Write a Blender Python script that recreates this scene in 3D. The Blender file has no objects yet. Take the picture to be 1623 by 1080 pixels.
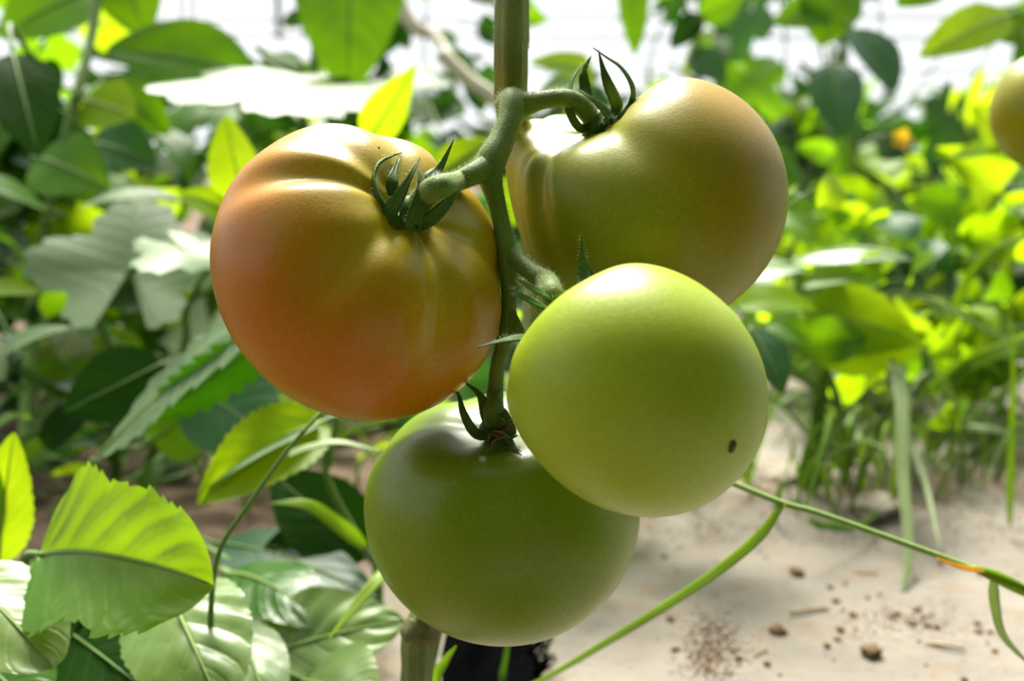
import bpy, math, random
import numpy as np
from mathutils import Vector, Matrix, noise

# ------------------------------------------------------------------ camera, sky, sun, exposure
scn = bpy.context.scene
COL = scn.collection
F = 24 / 23.5 * 1623                 # focal length in pixels of the 1623 x 1080 frame
PITCH = math.radians(10)
CAM_H = 0.26
CP, SP = math.cos(PITCH), math.sin(PITCH)
CAM = Vector((0, 0, CAM_H))
RIGHT, UP, FWD = Vector((1, 0, 0)), Vector((0, SP, CP)), Vector((0, CP, -SP))

cam_data = bpy.data.cameras.new('camera')
cam = bpy.data.objects.new('camera', cam_data)
COL.objects.link(cam)
cam.location = CAM
cam.rotation_euler = (math.pi / 2 - PITCH, 0, 0)
cam_data.lens = 24
cam_data.sensor_width = 23.5
cam_data.clip_start = 0.01
cam_data.dof.use_dof = True
cam_data.dof.focus_distance = 0.312
cam_data.dof.aperture_fstop = 5.4
scn.camera = cam

world = bpy.data.worlds.new('hazy_sky')
scn.world = world
world.use_nodes = True
bg = world.node_tree.nodes['Background']
bg.inputs[0].default_value = (0.96, 0.985, 1.0, 1)
bg.inputs[1].default_value = 1.25

sun_data = bpy.data.lights.new('sun', 'SUN')
sun_data.energy = 14
sun_data.angle = math.radians(28)
sun_data.color = (1.0, 0.95, 0.85)
sun = bpy.data.objects.new('sun', sun_data)
COL.objects.link(sun)
SUN_FROM = Vector((-0.08, 0.58, 0.81)).normalized()
sun.rotation_euler = SUN_FROM.to_track_quat('Z', 'Y').to_euler()
sun.location = (0, 3, 6)

scn.view_settings.view_transform = 'Standard'
scn.view_settings.look = 'None'
scn.view_settings.gamma = 1
scn.view_settings.use_curve_mapping = False
scn.view_settings.exposure = 0.0


# ------------------------------------------------------------------ helpers: placing
def P(px, py, d):
    """world point seen at pixel (px, py) at depth d metres"""
    return CAM + d * ((px - 811.5) / F * RIGHT + (540 - py) / F * UP + FWD)


def G(px, py, z=0.0):
    """world point on the ground under pixel (px, py)"""
    v = (px - 811.5) / F * RIGHT + (540 - py) / F * UP + FWD
    return CAM + v * ((z - CAM_H) / v.z)


def D(r, u, c):
    """direction: right, up, towards the camera"""
    return (r * RIGHT + u * UP - c * FWD).normalized()


def to_px(p):
    v = p - CAM
    d = v.dot(FWD)
    return 811.5 + F * v.dot(RIGHT) / d, 540 - F * v.dot(UP) / d, d


# ------------------------------------------------------------------ helpers: objects
def tag(o, label=None, cat=None, group=None, kind=None):
    for k, v in (('label', label), ('category', cat), ('group', group), ('kind', kind)):
        if v:
            o[k] = v
    return o


def empty(name, loc, label=None, cat=None, group=None, parent=None):
    o = bpy.data.objects.new(name, None)
    o.empty_display_size = 0.02
    COL.objects.link(o)
    if parent is not None:
        o.parent = parent
    else:
        o.location = loc
    return tag(o, label, cat, group)


def origin(o):
    v = Vector((0, 0, 0))
    while o is not None:
        v = v + o.location
        o = o.parent
    return v


class MB:
    """collects vertices and faces (world coordinates) for one mesh"""

    def __init__(self):
        self.v, self.f, self.uv, self.mi = [], [], [], []

    def add(self, verts, faces, uvs=None, mi=0):
        n = len(self.v)
        self.v += [tuple(x) for x in verts]
        self.uv += uvs if uvs else [(0.5, 0.25)] * len(verts)
        self.f += [tuple(i + n for i in f) for f in faces]
        self.mi += [mi] * len(faces)

    def mesh(self, name, mats, off=Vector((0, 0, 0)), smooth=True):
        me = bpy.data.meshes.new(name)
        a = np.array(self.v, dtype=np.float32) - np.array(off, dtype=np.float32)
        me.from_pydata(a.tolist(), [], self.f)
        for m in (mats if isinstance(mats, (list, tuple)) else [mats]):
            me.materials.append(m)
        nl = len(me.loops)
        li = np.zeros(nl, dtype=np.int32)
        me.loops.foreach_get('vertex_index', li)
        uvl = me.uv_layers.new(name='uv')
        uvl.data.foreach_set('uv', np.array(self.uv, dtype=np.float32)[li].ravel())
        me.polygons.foreach_set('material_index', self.mi)
        if smooth:
            me.polygons.foreach_set('use_smooth', [True] * len(me.polygons))
        me.update()
        return me

    def build(self, name, mats, parent=None, smooth=True, base=None):
        if parent is not None:
            off = origin(parent)
        else:
            off = base if base is not None else Vector((0, 0, 0))
        o = bpy.data.objects.new(name, self.mesh(name, mats, off, smooth))
        COL.objects.link(o)
        if parent is not None:
            o.parent = parent
        else:
            o.location = off
        return o


def catmull(pts, n):
    """n samples of a smooth curve through pts (each a tuple of floats)"""
    p = np.array([list(x) for x in pts], dtype=float)
    if len(p) == 2:
        t = np.linspace(0, 1, n)[:, None]
        return p[0] * (1 - t) + p[1] * t
    p = np.vstack([2 * p[0] - p[1], p, 2 * p[-1] - p[-2]])
    seg = len(p) - 3
    out = []
    for x in np.linspace(0, seg - 1e-6, n):
        i = int(x)
        t = x - i
        a, b, c, d = p[i:i + 4]
        out.append(.5 * (2 * b + (c - a) * t + (2 * a - 5 * b + 4 * c - d) * t * t + (3 * b - a - 3 * c + d) * t ** 3))
    return np.array(out)


def tube(mb, pts, radii, n=24, seg=10, ridges=0, ridge=0.0, flat=1.0, mi=0, cap=True):
    """smooth tapering tube through world points; returns sampled (points, radii)"""
    q = catmull([tuple(p) + (r,) for p, r in zip(pts, radii)], n)
    c, r = q[:, :3], q[:, 3]
    T = np.gradient(c, axis=0)
    T /= np.linalg.norm(T, axis=1)[:, None] + 1e-12
    ref = np.array([0, 0, 1.0]) if abs(T[0][2]) < .9 else np.array([1.0, 0, 0])
    u = ref - T[0] * ref.dot(T[0])
    u /= np.linalg.norm(u)
    V, U = [], []
    for i in range(n):
        u = u - T[i] * u.dot(T[i])
        u /= np.linalg.norm(u)
        w = np.cross(T[i], u)
        for k in range(seg):
            a = 2 * math.pi * k / seg
            rr = r[i] * (1 + ridge * math.cos(ridges * a))
            V.append(c[i] + rr * (u * math.cos(a) + w * math.sin(a) * flat))
            U.append((i / (n - 1), k / seg))
    Fc = [(i * seg + k, i * seg + (k + 1) % seg, (i + 1) * seg + (k + 1) % seg, (i + 1) * seg + k)
          for i in range(n - 1) for k in range(seg)]
    if cap:
        V += [c[0], c[-1]]
        U += [(0, 0), (1, 0)]
        a, b = n * seg, n * seg + 1
        Fc += [(a, (k + 1) % seg, k) for k in range(seg)]
        Fc += [(b, (n - 1) * seg + k, (n - 1) * seg + (k + 1) % seg) for k in range(seg)]
    mb.add(V, Fc, U, mi)
    return c, r


# ------------------------------------------------------------------ materials
def new_mat(name):
    m = bpy.data.materials.new(name)
    m.use_nodes = True
    nt = m.node_tree
    for n in list(nt.nodes):
        nt.nodes.remove(n)
    return m, nt


class NT:
    def __init__(self, nt):
        self.nt = nt

    def n(self, t, **kw):
        x = self.nt.nodes.new(t)
        for k, v in kw.items():
            setattr(x, k, v)
        return x

    def link(self, a, b):
        self.nt.links.new(a, b)

    def val(self, sock, v):
        if hasattr(v, 'is_output'):
            self.link(v, sock)
        else:
            sock.default_value = v

    def math(self, op, a, b=0.0, c=0.0, clamp=False):
        x = self.n('ShaderNodeMath', operation=op)
        x.use_clamp = clamp
        for i, v in enumerate((a, b, c)):
            self.val(x.inputs[i], v)
        return x.outputs[0]

    def smooth(self, v, lo, hi, a=0.0, b=1.0):
        x = self.n('ShaderNodeMapRange', interpolation_type='SMOOTHSTEP')
        self.val(x.inputs[0], v)
        for i, k in enumerate((lo, hi, a, b)):
            x.inputs[1 + i].default_value = k
        return x.outputs[0]

    def mix(self, f, a, b, blend='MIX'):
        x = self.n('ShaderNodeMix', data_type='RGBA', blend_type=blend)
        self.val(x.inputs[0], f)
        for s, v in ((x.inputs[6], a), (x.inputs[7], b)):
            if isinstance(v, tuple) and len(v) == 3:
                v = v + (1,)
            self.val(s, v)
        return x.outputs[2]

    def noise(self, vec, scale, detail=3, rough=.5):
        x = self.n('ShaderNodeTexNoise')
        x.inputs['Scale'].default_value = scale
        x.inputs['Detail'].default_value = detail
        x.inputs['Roughness'].default_value = rough
        if vec is not None:
            self.link(vec, x.inputs['Vector'])
        return x.outputs[0]

    def bump(self, h, strength, dist):
        x = self.n('ShaderNodeBump')
        x.inputs['Strength'].default_value = strength
        x.inputs['Distance'].default_value = dist
        self.link(h, x.inputs['Height'])
        return x.outputs[0]


def simple_mat(name, col, rough=.6, col2=None, scale=40, spec=.5, bump=0.0):
    m, nt = new_mat(name)
    N = NT(nt)
    tc = N.n('ShaderNodeTexCoord').outputs['Object']
    b = N.n('ShaderNodeBsdfPrincipled')
    f = N.noise(tc, scale, 4)
    N.link(N.mix(N.smooth(f, .35, .65), col, col2 or tuple(c * .7 for c in col)), b.inputs['Base Color'])
    b.inputs['Roughness'].default_value = rough
    b.inputs['Specular IOR Level'].default_value = spec
    if bump:
        N.link(N.bump(f, .6, bump), b.inputs['Normal'])
    o = N.n('ShaderNodeOutputMaterial')
    N.link(b.outputs[0], o.inputs[0])
    return m


def leaf_mat(name, top, trans, tw=.45, rough=.42, vein=(.45, .55, .22), nv=7.0, spec=.5, var=.25, vstr=.55, patch=None):
    """thin leaf: a reflecting face with veins over a translucent body; underside paler"""
    m, nt = new_mat(name)
    N = NT(nt)
    uv = N.n('ShaderNodeUVMap', uv_map='uv').outputs[0]
    sep = N.n('ShaderNodeSeparateXYZ')
    N.link(uv, sep.inputs[0])
    t = sep.outputs[0]
    s = N.math('MULTIPLY', N.math('ABSOLUTE', N.math('SUBTRACT', sep.outputs[1], .5)), 2)
    q = N.math('FRACT', N.math('SUBTRACT', N.math('MULTIPLY', t, nv), N.math('MULTIPLY', s, nv * .33)))
    dv = N.math('ABSOLUTE', N.math('SUBTRACT', q, .5))
    side = N.smooth(dv, .04, .13, 1, 0)
    mid = N.smooth(s, .02, .06, 1, 0)
    vm = N.math('MAXIMUM', N.math('MULTIPLY', side, .6), mid, clamp=True)
    oi = N.n('ShaderNodeObjectInfo').outputs['Random']
    tc = N.n('ShaderNodeTexCoord').outputs['Object']
    nz = N.noise(tc, 45, 3)
    k = N.math('ADD', N.math('MULTIPLY', N.math('SUBTRACT', oi, .5), var * 2), N.math('MULTIPLY', N.math('SUBTRACT', nz, .5), .5))
    hs = N.n('ShaderNodeHueSaturation')
    N.link(N.math('ADD', 1.0, k), hs.inputs['Value'])
    N.link(N.math('SUBTRACT', .5, N.math('MULTIPLY', k, .05)), hs.inputs['Hue'])
    cc = N.mix(N.math('MULTIPLY', vm, vstr), top, vein)
    if patch:
        f2 = N.smooth(N.noise(tc, 22, 2), .62, .72)
        cc = N.mix(f2, cc, patch)
    N.link(cc, hs.inputs['Color'])
    geo = N.n('ShaderNodeNewGeometry').outputs['Backfacing']
    base = N.mix(N.math('MULTIPLY', geo, .12), hs.outputs[0], (.30, .42, .20))
    b = N.n('ShaderNodeBsdfPrincipled')
    N.link(base, b.inputs['Base Color'])
    b.inputs['Specular IOR Level'].default_value = spec
    b.inputs['Roughness'].default_value = rough
    N.link(N.bump(N.math('ADD', N.math('MULTIPLY', vm, -.5), nz), .35, .0015), b.inputs['Normal'])
    tr = N.n('ShaderNodeBsdfTranslucent')
    hs2 = N.n('ShaderNodeHueSaturation')
    N.link(N.math('ADD', 1.0, k), hs2.inputs['Value'])
    N.link(N.mix(N.math('MULTIPLY', vm, .5), trans, tuple(c * .62 for c in trans)), hs2.inputs['Color'])
    N.link(hs2.outputs[0], tr.inputs[0])
    mx = N.n('ShaderNodeMixShader')
    mx.inputs[0].default_value = tw
    N.link(b.outputs[0], mx.inputs[1])
    N.link(tr.outputs[0], mx.inputs[2])
    o = N.n('ShaderNodeOutputMaterial')
    N.link(mx.outputs[0], o.inputs[0])
    return m


def stem_mat(name, a, b2, rough=.55, scale=60):
    m, nt = new_mat(name)
    N = NT(nt)
    tc = N.n('ShaderNodeTexCoord').outputs['Object']
    uv = N.n('ShaderNodeUVMap', uv_map='uv').outputs[0]
    mp = N.n('ShaderNodeMapping')
    mp.inputs['Scale'].default_value = (2, 24, 1)
    N.link(uv, mp.inputs[0])
    st = N.noise(mp.outputs[0], 3, 3)
    n1 = N.noise(tc, scale, 4)
    fine = N.noise(tc, 1600, 2)
    f = N.math('ADD', N.math('MULTIPLY', st, .6), N.math('MULTIPLY', n1, .5))
    c = N.mix(N.smooth(f, .35, .75), a, b2)
    c = N.mix(N.math('MULTIPLY', N.smooth(fine, .55, .75), .22), c, (.40, .50, .18))
    b = N.n('ShaderNodeBsdfPrincipled')
    N.link(c, b.inputs['Base Color'])
    b.inputs['Roughness'].default_value = rough
    b.inputs['Sheen Weight'].default_value = .06
    b.inputs['Specular IOR Level'].default_value = .3
    b.inputs['Sheen Roughness'].default_value = .4
    N.link(N.bump(N.math('ADD', fine, N.math('MULTIPLY', st, .6)), .5, .0004), b.inputs['Normal'])
    o = N.n('ShaderNodeOutputMaterial')
    N.link(b.outputs[0], o.inputs[0])
    return m


def fruit_mat(name, green, ripe, pale, rough=.27, sss=.22):
    """skin: colour attribute 'skin' holds (ripeness, pale streak, shoulder)"""
    m, nt = new_mat(name)
    N = NT(nt)
    at = N.n('ShaderNodeAttribute', attribute_name='skin')
    sp = N.n('ShaderNodeSeparateColor')
    N.link(at.outputs['Color'], sp.inputs[0])
    tc = N.n('ShaderNodeTexCoord').outputs['Object']
    n1 = N.noise(tc, 55, 4, .55)
    n2 = N.noise(tc, 240, 3)
    rp = N.math('ADD', sp.outputs[0], N.math('ADD', N.math('MULTIPLY', N.math('SUBTRACT', n1, .5), .55),
                                            N.math('MULTIPLY', N.math('SUBTRACT', n2, .5), .25)), clamp=True)
    c = N.mix(rp, green, ripe)
    c = N.mix(N.math('MULTIPLY', sp.outputs[1], .55), c, pale)
    vo = N.n('ShaderNodeTexVoronoi')
    vo.inputs['Scale'].default_value = 1250
    N.link(tc, vo.inputs['Vector'])
    msk = N.smooth(N.noise(tc, 35, 2), .42, .65)
    dots = N.math('MULTIPLY', N.smooth(vo.outputs['Distance'], .10, .24, 1, 0), N.math('MULTIPLY', msk, .46))
    c = N.mix(dots, c, tuple(min(1, x * 1.25) for x in pale))
    c = N.mix(N.math('MULTIPLY', N.smooth(n2, .55, .75), .05), c, pale)
    gr = N.n('ShaderNodeHueSaturation')
    N.link(c, gr.inputs['Color'])
    N.link(N.math('ADD', .82, N.math('MULTIPLY', N.noise(tc, 700, 3), .36)), gr.inputs['Value'])
    b = N.n('ShaderNodeBsdfPrincipled')
    N.link(gr.outputs[0], b.inputs['Base Color'])
    b.inputs['Roughness'].default_value = rough
    b.inputs['IOR'].default_value = 1.33
    b.inputs['Coat Weight'].default_value = .22
    b.inputs['Coat Roughness'].default_value = .30
    b.inputs['Coat IOR'].default_value = 1.36
    b.inputs['Subsurface Weight'].default_value = sss
    b.inputs['Subsurface Radius'].default_value = (1.0, .75, .2)
    b.inputs['Subsurface Scale'].default_value = .006
    grain = N.noise(tc, 900, 2)
    h = N.math('ADD', N.math('ADD', N.math('MULTIPLY', grain, .5), N.math('MULTIPLY', n2, .5)), N.math('MULTIPLY', vo.outputs['Distance'], .25))
    N.link(N.bump(h, .16, .0006), b.inputs['Normal'])
    o = N.n('ShaderNodeOutputMaterial')
    N.link(b.outputs[0], o.inputs[0])
    return m


M = {}
M['weed'] = leaf_mat('broad_leaf', (.045, .145, .010), (.32, .52, .004), .42, .34, (.16, .30, .05), nv=6, spec=.42, vstr=.3)
M['weed_pale'] = leaf_mat('sky_pale_weed_leaf', (.12, .21, .045), (.25, .42, .01), .28, .36, (.26, .36, .13), nv=6, var=.15, vstr=.25)  # sky reflection on the low weed leaves put into the colour
M['yellow'] = leaf_mat('sunlit_leaf', (.11, .22, .006), (.43, .62, .006), .55, .38, (.26, .42, .02), nv=9, spec=.15, var=.25, vstr=.35)  # yellow-green of sunlit, backlit leaves put into the colour
M['bean'] = leaf_mat('bean_leaf', (.075, .18, .006), (.44, .70, .003), .54, .38, (.2, .36, .03), nv=8, spec=.12, var=.3, vstr=.3)
M['mid'] = leaf_mat('vine_leaf', (.040, .13, .006), (.24, .49, .003), .46, .45, (.10, .23, .03), nv=7, spec=.14, vstr=.35)
M['dark'] = leaf_mat('shade_dark_leaf', (.010, .040, .005), (.03, .12, .001), .30, .55, (.03, .07, .01), nv=7, spec=.04)  # shade on leaves put into the colour
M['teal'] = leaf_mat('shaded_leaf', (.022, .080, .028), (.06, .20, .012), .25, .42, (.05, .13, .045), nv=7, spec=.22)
M['pale'] = leaf_mat('sky_pale_leaf', (.115, .195, .080), (.2, .36, .02), .25, .50, (.18, .27, .13), nv=7, spec=.5, var=.12, vstr=.3)  # whitish sky sheen on leaves put into the colour
M['grass'] = leaf_mat('grass_blade', (.070, .17, .012), (.36, .56, .01), .42, .40, (.2, .34, .06), nv=1, spec=.10, var=.3)
M['grass_pale'] = leaf_mat('pale_grass_blade', (.22, .32, .12), (.4, .52, .06), .34, .42, (.42, .5, .22), nv=1, var=.2)
M['grass_yellow'] = leaf_mat('yellow_grass_blade', (.17, .28, .012), (.50, .68, .008), .52, .40, (.45, .58, .05), nv=1, spec=.35, var=.15)
M['sheen'] = leaf_mat('glossy_leaf', (.12, .20, .07), (.3, .5, .02), .3, .34, (.2, .3, .12), nv=7, spec=.9, var=.1, vstr=.3)
M['rib'] = stem_mat('leaf_rib', (.16, .28, .05), (.24, .36, .10))
M['vine_stem'] = stem_mat('weed_stem', (.07, .15, .02), (.13, .24, .04))
M['dry_stem'] = stem_mat('dry_stem', (.55, .50, .38), (.70, .66, .52))
M['tom_stem'] = stem_mat('tomato_stem', (.085, .150, .014), (.16, .235, .030))
M['main_stem'] = stem_mat('tomato_main_stem', (.085, .12, .03), (.20, .25, .075))
M['hair'] = leaf_mat('plant_hair', (.5, .55, .38), (.5, .55, .35), .4, .5, nv=1, var=.1)
M['sepal'] = leaf_mat('sepal', (.040, .105, .010), (.10, .22, .008), .22, .45, (.08, .15, .02), nv=1, spec=.10, var=.15, vstr=.4)
M['sepal_tip'] = simple_mat('dry_sepal_tip', (.10, .06, .035), .7, (.05, .03, .02), 300)
M['scar'] = simple_mat('blossom_scar', (.14, .11, .035), .8, (.07, .05, .02), 900, .3, .0004)
M['t1'] = fruit_mat('ripening_tomato_skin', (.34, .265, .002), (.46, .152, .0002), (.56, .44, .04), .38, .03)
M['t2'] = fruit_mat('olive_tomato_skin', (.195, .225, .001), (.37, .195, .001), (.42, .43, .09), .44, .06)
M['t3'] = fruit_mat('light_green_tomato_skin', (.29, .42, .014), (.32, .40, .014), (.50, .60, .19), .44, .10)
M['t4'] = fruit_mat('green_tomato_skin', (.145, .245, .003), (.20, .26, .005), (.36, .46, .10), .34, .10)
M['black'] = simple_mat('hole_and_fringe_black', (.0015, .0015, .0018), 1.0, (.003, .003, .0032), 400, .0)  # dark of the hole put into the colour; the fringe shares it
M['soil'] = simple_mat('brown_soil', (.16, .10, .055), .95, (.28, .19, .11), 300, .2, .001)
M['straw'] = simple_mat('straw', (.55, .44, .24), .7, (.42, .32, .17), 200)
M['stone'] = simple_mat('pale_stone', (.50, .44, .36), .9, (.36, .31, .25), 60, .3, .003)
M['wire'] = simple_mat('grey_wire', (.22, .22, .22), .5, (.15, .15, .15), 50)
M['twine'] = simple_mat('pale_twine', (.62, .62, .52), .8, (.5, .5, .42), 80)
M['petal'] = leaf_mat('petal', (.75, .45, .03), (.8, .5, .02), .4, .6, (.7, .4, .02), nv=1)


def ground_mat():
    m, nt = new_mat('dusty_ground_sheet')
    N = NT(nt)
    g = N.n('ShaderNodeNewGeometry').outputs['Position']
    sp = N.n('ShaderNodeSeparateXYZ')
    N.link(g, sp.inputs[0])
    a = N.noise(g, 9, 5, .6)
    b1 = N.noise(g, 34, 5, .65)
    c1 = N.noise(g, 160, 3)
    sheet = N.mix(N.smooth(a, .35, .7), (.25, .222, .182), (.185, .17, .148))
    sheet = N.mix(N.math('MULTIPLY', N.smooth(b1, .52, .66), .55), sheet, (.21, .15, .095))
    sheet = N.mix(N.math('MULTIPLY', N.smooth(c1, .62, .7), .5), sheet, (.13, .085, .05))
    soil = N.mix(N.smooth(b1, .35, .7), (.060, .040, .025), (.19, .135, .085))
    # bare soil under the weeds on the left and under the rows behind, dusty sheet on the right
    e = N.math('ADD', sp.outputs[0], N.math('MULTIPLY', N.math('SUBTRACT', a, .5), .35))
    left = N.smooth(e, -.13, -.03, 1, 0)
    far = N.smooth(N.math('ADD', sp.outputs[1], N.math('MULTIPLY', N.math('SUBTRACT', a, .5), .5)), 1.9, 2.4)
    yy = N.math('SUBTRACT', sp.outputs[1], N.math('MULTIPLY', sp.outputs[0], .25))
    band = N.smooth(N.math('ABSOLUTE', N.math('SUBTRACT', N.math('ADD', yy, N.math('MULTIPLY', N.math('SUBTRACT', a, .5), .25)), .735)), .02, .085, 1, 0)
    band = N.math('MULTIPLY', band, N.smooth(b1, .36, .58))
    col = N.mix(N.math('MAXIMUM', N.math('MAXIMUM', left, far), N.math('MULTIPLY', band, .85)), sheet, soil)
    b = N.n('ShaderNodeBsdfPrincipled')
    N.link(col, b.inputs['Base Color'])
    b.inputs['Roughness'].default_value = .9
    b.inputs['Specular IOR Level'].default_value = .2
    N.link(N.bump(N.math('ADD', b1, N.math('MULTIPLY', c1, .4)), .5, .004), b.inputs['Normal'])
    o = N.n('ShaderNodeOutputMaterial')
    N.link(b.outputs[0], o.inputs[0])
    return m


M['ground'] = ground_mat()


# ------------------------------------------------------------------ ground
def ground_z(x, y):
    v = Vector((x, y, 0))
    z = .006 * noise.noise(v * 6) + .003 * noise.noise(v * 19) + .0012 * noise.noise(v * 60)
    ridge = math.exp(-((y - .73 - .25 * x) / .05) ** 2) * .012 if x > .1 else 0
    return z + ridge * (0.6 + noise.noise(v * 12))


mb = MB()
xs = np.concatenate([np.linspace(-14, -1.6, 8, endpoint=False), np.linspace(-1.6, -.15, 40, endpoint=False),
                     np.linspace(-.15, .8, 150, endpoint=False), np.linspace(.8, 2.2, 30, endpoint=False), np.linspace(2.2, 14, 8)])
ys = np.concatenate([np.linspace(-8, .3, 10, endpoint=False), np.linspace(.3, 1.2, 130, endpoint=False),
                     np.linspace(1.2, 4, 40, endpoint=False), np.linspace(4, 25, 12)])
nx, ny = len(xs), len(ys)
mb.add([(x, y, ground_z(x, y)) for y in ys for x in xs],
       [(j * nx + i, j * nx + i + 1, (j + 1) * nx + i + 1, (j + 1) * nx + i) for j in range(ny - 1) for i in range(nx - 1)])
g = mb.build('ground', M['ground'])
g['kind'] = 'structure'
g['label'] = 'dusty pale ground sheet turning to dark soil under the weeds'


# ------------------------------------------------------------------ leaves
w1_teeth = True


def outline(kind, t):
    if kind == 'ovate':
        return math.sin(math.pi * t ** .78) ** .75
    if kind == 'round':
        if w1_teeth and 0 < t < 1:
            return (1 - .05 * ((t * 15) % 1)) * min(1, (math.sin(math.pi * min(1, t ** .85)) ** .5) * (1.02 - .12 * t))
        return min(1, (math.sin(math.pi * min(1, t ** .85)) ** .5) * (1.02 - .12 * t))
    if kind == 'fan':
        return min(1, (t * 4.5) ** .6) * (1 - t ** 5) ** .6 * (1 - .085 * ((t * 9 + .8 * math.sin(t * 17)) % 1))
    if kind == 'heart':
        return min(1.0, (t * 7) ** .5) * (1 - t ** 2.0) ** .8 if t > 0 else 0
    if kind == 'lance':
        return math.sin(math.pi * t ** .62) ** 1.0
    if kind == 'toothed':
        s = (t * 9) % 1
        return math.sin(math.pi * t ** 1.15) ** .6 * (1 - .26 * s) if 0 < t < 1 else 0
    if kind == 'serrate':
        s = (t * 13) % 1
        return math.sin(math.pi * t ** .72) ** .75 * (1 - .10 * s) if 0 < t < 1 else 0
    if kind == 'strap':
        return min(1, (t * 12 + .45)) * (1 - t ** 3) ** .8
    return 1


def leaf_geo(kind, W, L, nt=22, ns=10, fold=0.0, arch=0.0, quilt=0.0, nv=6, wave=0.0, curl=0.0, twist=0.0, seed=0, bend=0.0, fold_low=None, w_low=1.0, rag=0.0):
    """leaf in its own frame: base at 0, tip at x = L, width along y, face along z"""
    rnd = random.Random(seed)
    ph = rnd.random() * 6
    V, U, Fc = [], [], []
    if kind == 'palm':
        na, nr = 64, 7
        for j in range(nr + 1):
            for i in range(na + 1):
                a = -2.85 + 5.7 * i / na
                lob = abs(math.cos(2.5 * a * .9)) ** .8
                R = (.56 + .40 * lob) * (1 - .22 * (abs(a) / math.pi) ** 2) * (1 + .05 * math.sin(a * 23 + ph))
                r = R * j / nr
                x, y = r * math.cos(a) / .96, r * math.sin(a) / .82
                z = wave * math.sin(5 * a * .9 + 1.6) * r * r - curl * r * r * abs(math.sin(a)) + quilt * math.sin(r * 24) * abs(math.sin(a * 9)) * r
                z += arch * (4 * max(0, x) * (1 - min(1, x))) - (bend * x * x if x > 0 else 0)
                V.append((x * L, y * W / 2, z * L))
                U.append((min(1, max(0, x * .8 + .2)), .5 + y * .5))
        for j in range(nr):
            for i in range(na):
                q = j * (na + 1) + i
                Fc.append((q, q + 1, q + na + 2, q + na + 1))
        return V, Fc, U
    for i in range(nt + 1):
        t = i / nt
        w = outline(kind, t) * W / 2
        tw = twist * (t - .3)
        for j in range(ns + 1):
            s = -1 + 2 * j / ns
            a = abs(s)
            fo, ww = (fold, w) if s >= 0 or fold_low is None else (fold_low, w * w_low)
            ww *= 1 + rag * noise.noise(Vector((t * 5 + seed, 3 if s > 0 else 7, 0)))
            y = s * ww * math.cos(fo)
            z = a * ww * math.sin(fo) + curl * W * s * s * math.copysign(1, s if curl < 0 else 1)
            if quilt:
                qv = (t * nv - a * nv * .33) % 1
                z += quilt * W * (math.sin(math.pi * qv) ** .6 - .5) * min(1, a * 5) * min(1, (1 - t) * 6) * min(1, t * 8) * (1 - .5 * a)
            z += wave * W * math.sin(t * 11 + ph + (2 if s > 0 else 0)) * a * a
            z += noise.noise(Vector((t * 3 + seed, s * 2, ph))) * W * .02
            y2 = y * math.cos(tw) - z * math.sin(tw)
            z2 = y * math.sin(tw) + z * math.cos(tw)
            z2 += arch * L * 4 * t * (1 - t) - bend * L * t * t
            V.append((t * L, y2, z2))
            U.append((t, .5 + s * .5))
    for i in range(nt):
        for j in range(ns):
            q = i * (ns + 1) + j
            Fc.append((q, q + ns + 1, q + ns + 2, q + 1))
    return V, Fc, U


def frame(base, tip, n):
    x = (tip - base)
    L = x.length
    x = x / L
    z = n - x * n.dot(x)
    z.normalize()
    y = z.cross(x)
    return Matrix((x, y, z)).transposed(), L


def rib(mb, R, base, L, W, kind, arch, r0, bend=0.0, mi=1):
    """raised midrib along a leaf"""
    pts = []
    for t in (0, .15, .3, .5, .7, .85, .97):
        pts.append(base + R @ Vector((t * L, 0, arch * L * 4 * t * (1 - t) - bend * L * t * t + r0 * .3)))
    tube(mb, pts, [r0 * (1 - .8 * k / 6) for k in range(7)], 14, 5, mi=mi)


def hero_leaf(parent, kind, base, tip, W, n, mat, stem_to=None, pet_r=.0016, pmat=None, name='leaf', ribbed=True, **kw):
    R, L = frame(base, tip, n)
    V, Fc, U = leaf_geo(kind, W, L, **kw)
    mb = MB()
    mb.add([base + R @ Vector(v) for v in V], Fc, U)
    if ribbed and kind not in ('strap', 'palm'):
        rib(mb, R, base, L, W, kind, kw.get('arch', 0), pet_r * .6, kw.get('bend', 0), mi=2)
    if stem_to is not None:
        d = (tip - base).normalized()
        st = Vector(stem_to)
        m1 = base - d * (base - st).length * .35
        tube(mb, [base + d * .002, m1.lerp(st, .12), m1.lerp(st, .55), st], [pet_r * .8, pet_r, pet_r * 1.05, pet_r * 1.2], 14, 6, mi=1)
    return mb.build(name, [M[mat], pmat or M['vine_stem'], M['vine_stem'] if mat in ('dark', 'teal', 'mid') else M['rib']], parent)


def stem(parent, pts, radii, mat='vine_stem', name='stem', n=30, seg=8):
    mb = MB()
    tube(mb, pts, radii, n, seg)
    return mb.build(name, M[mat], parent)


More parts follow.
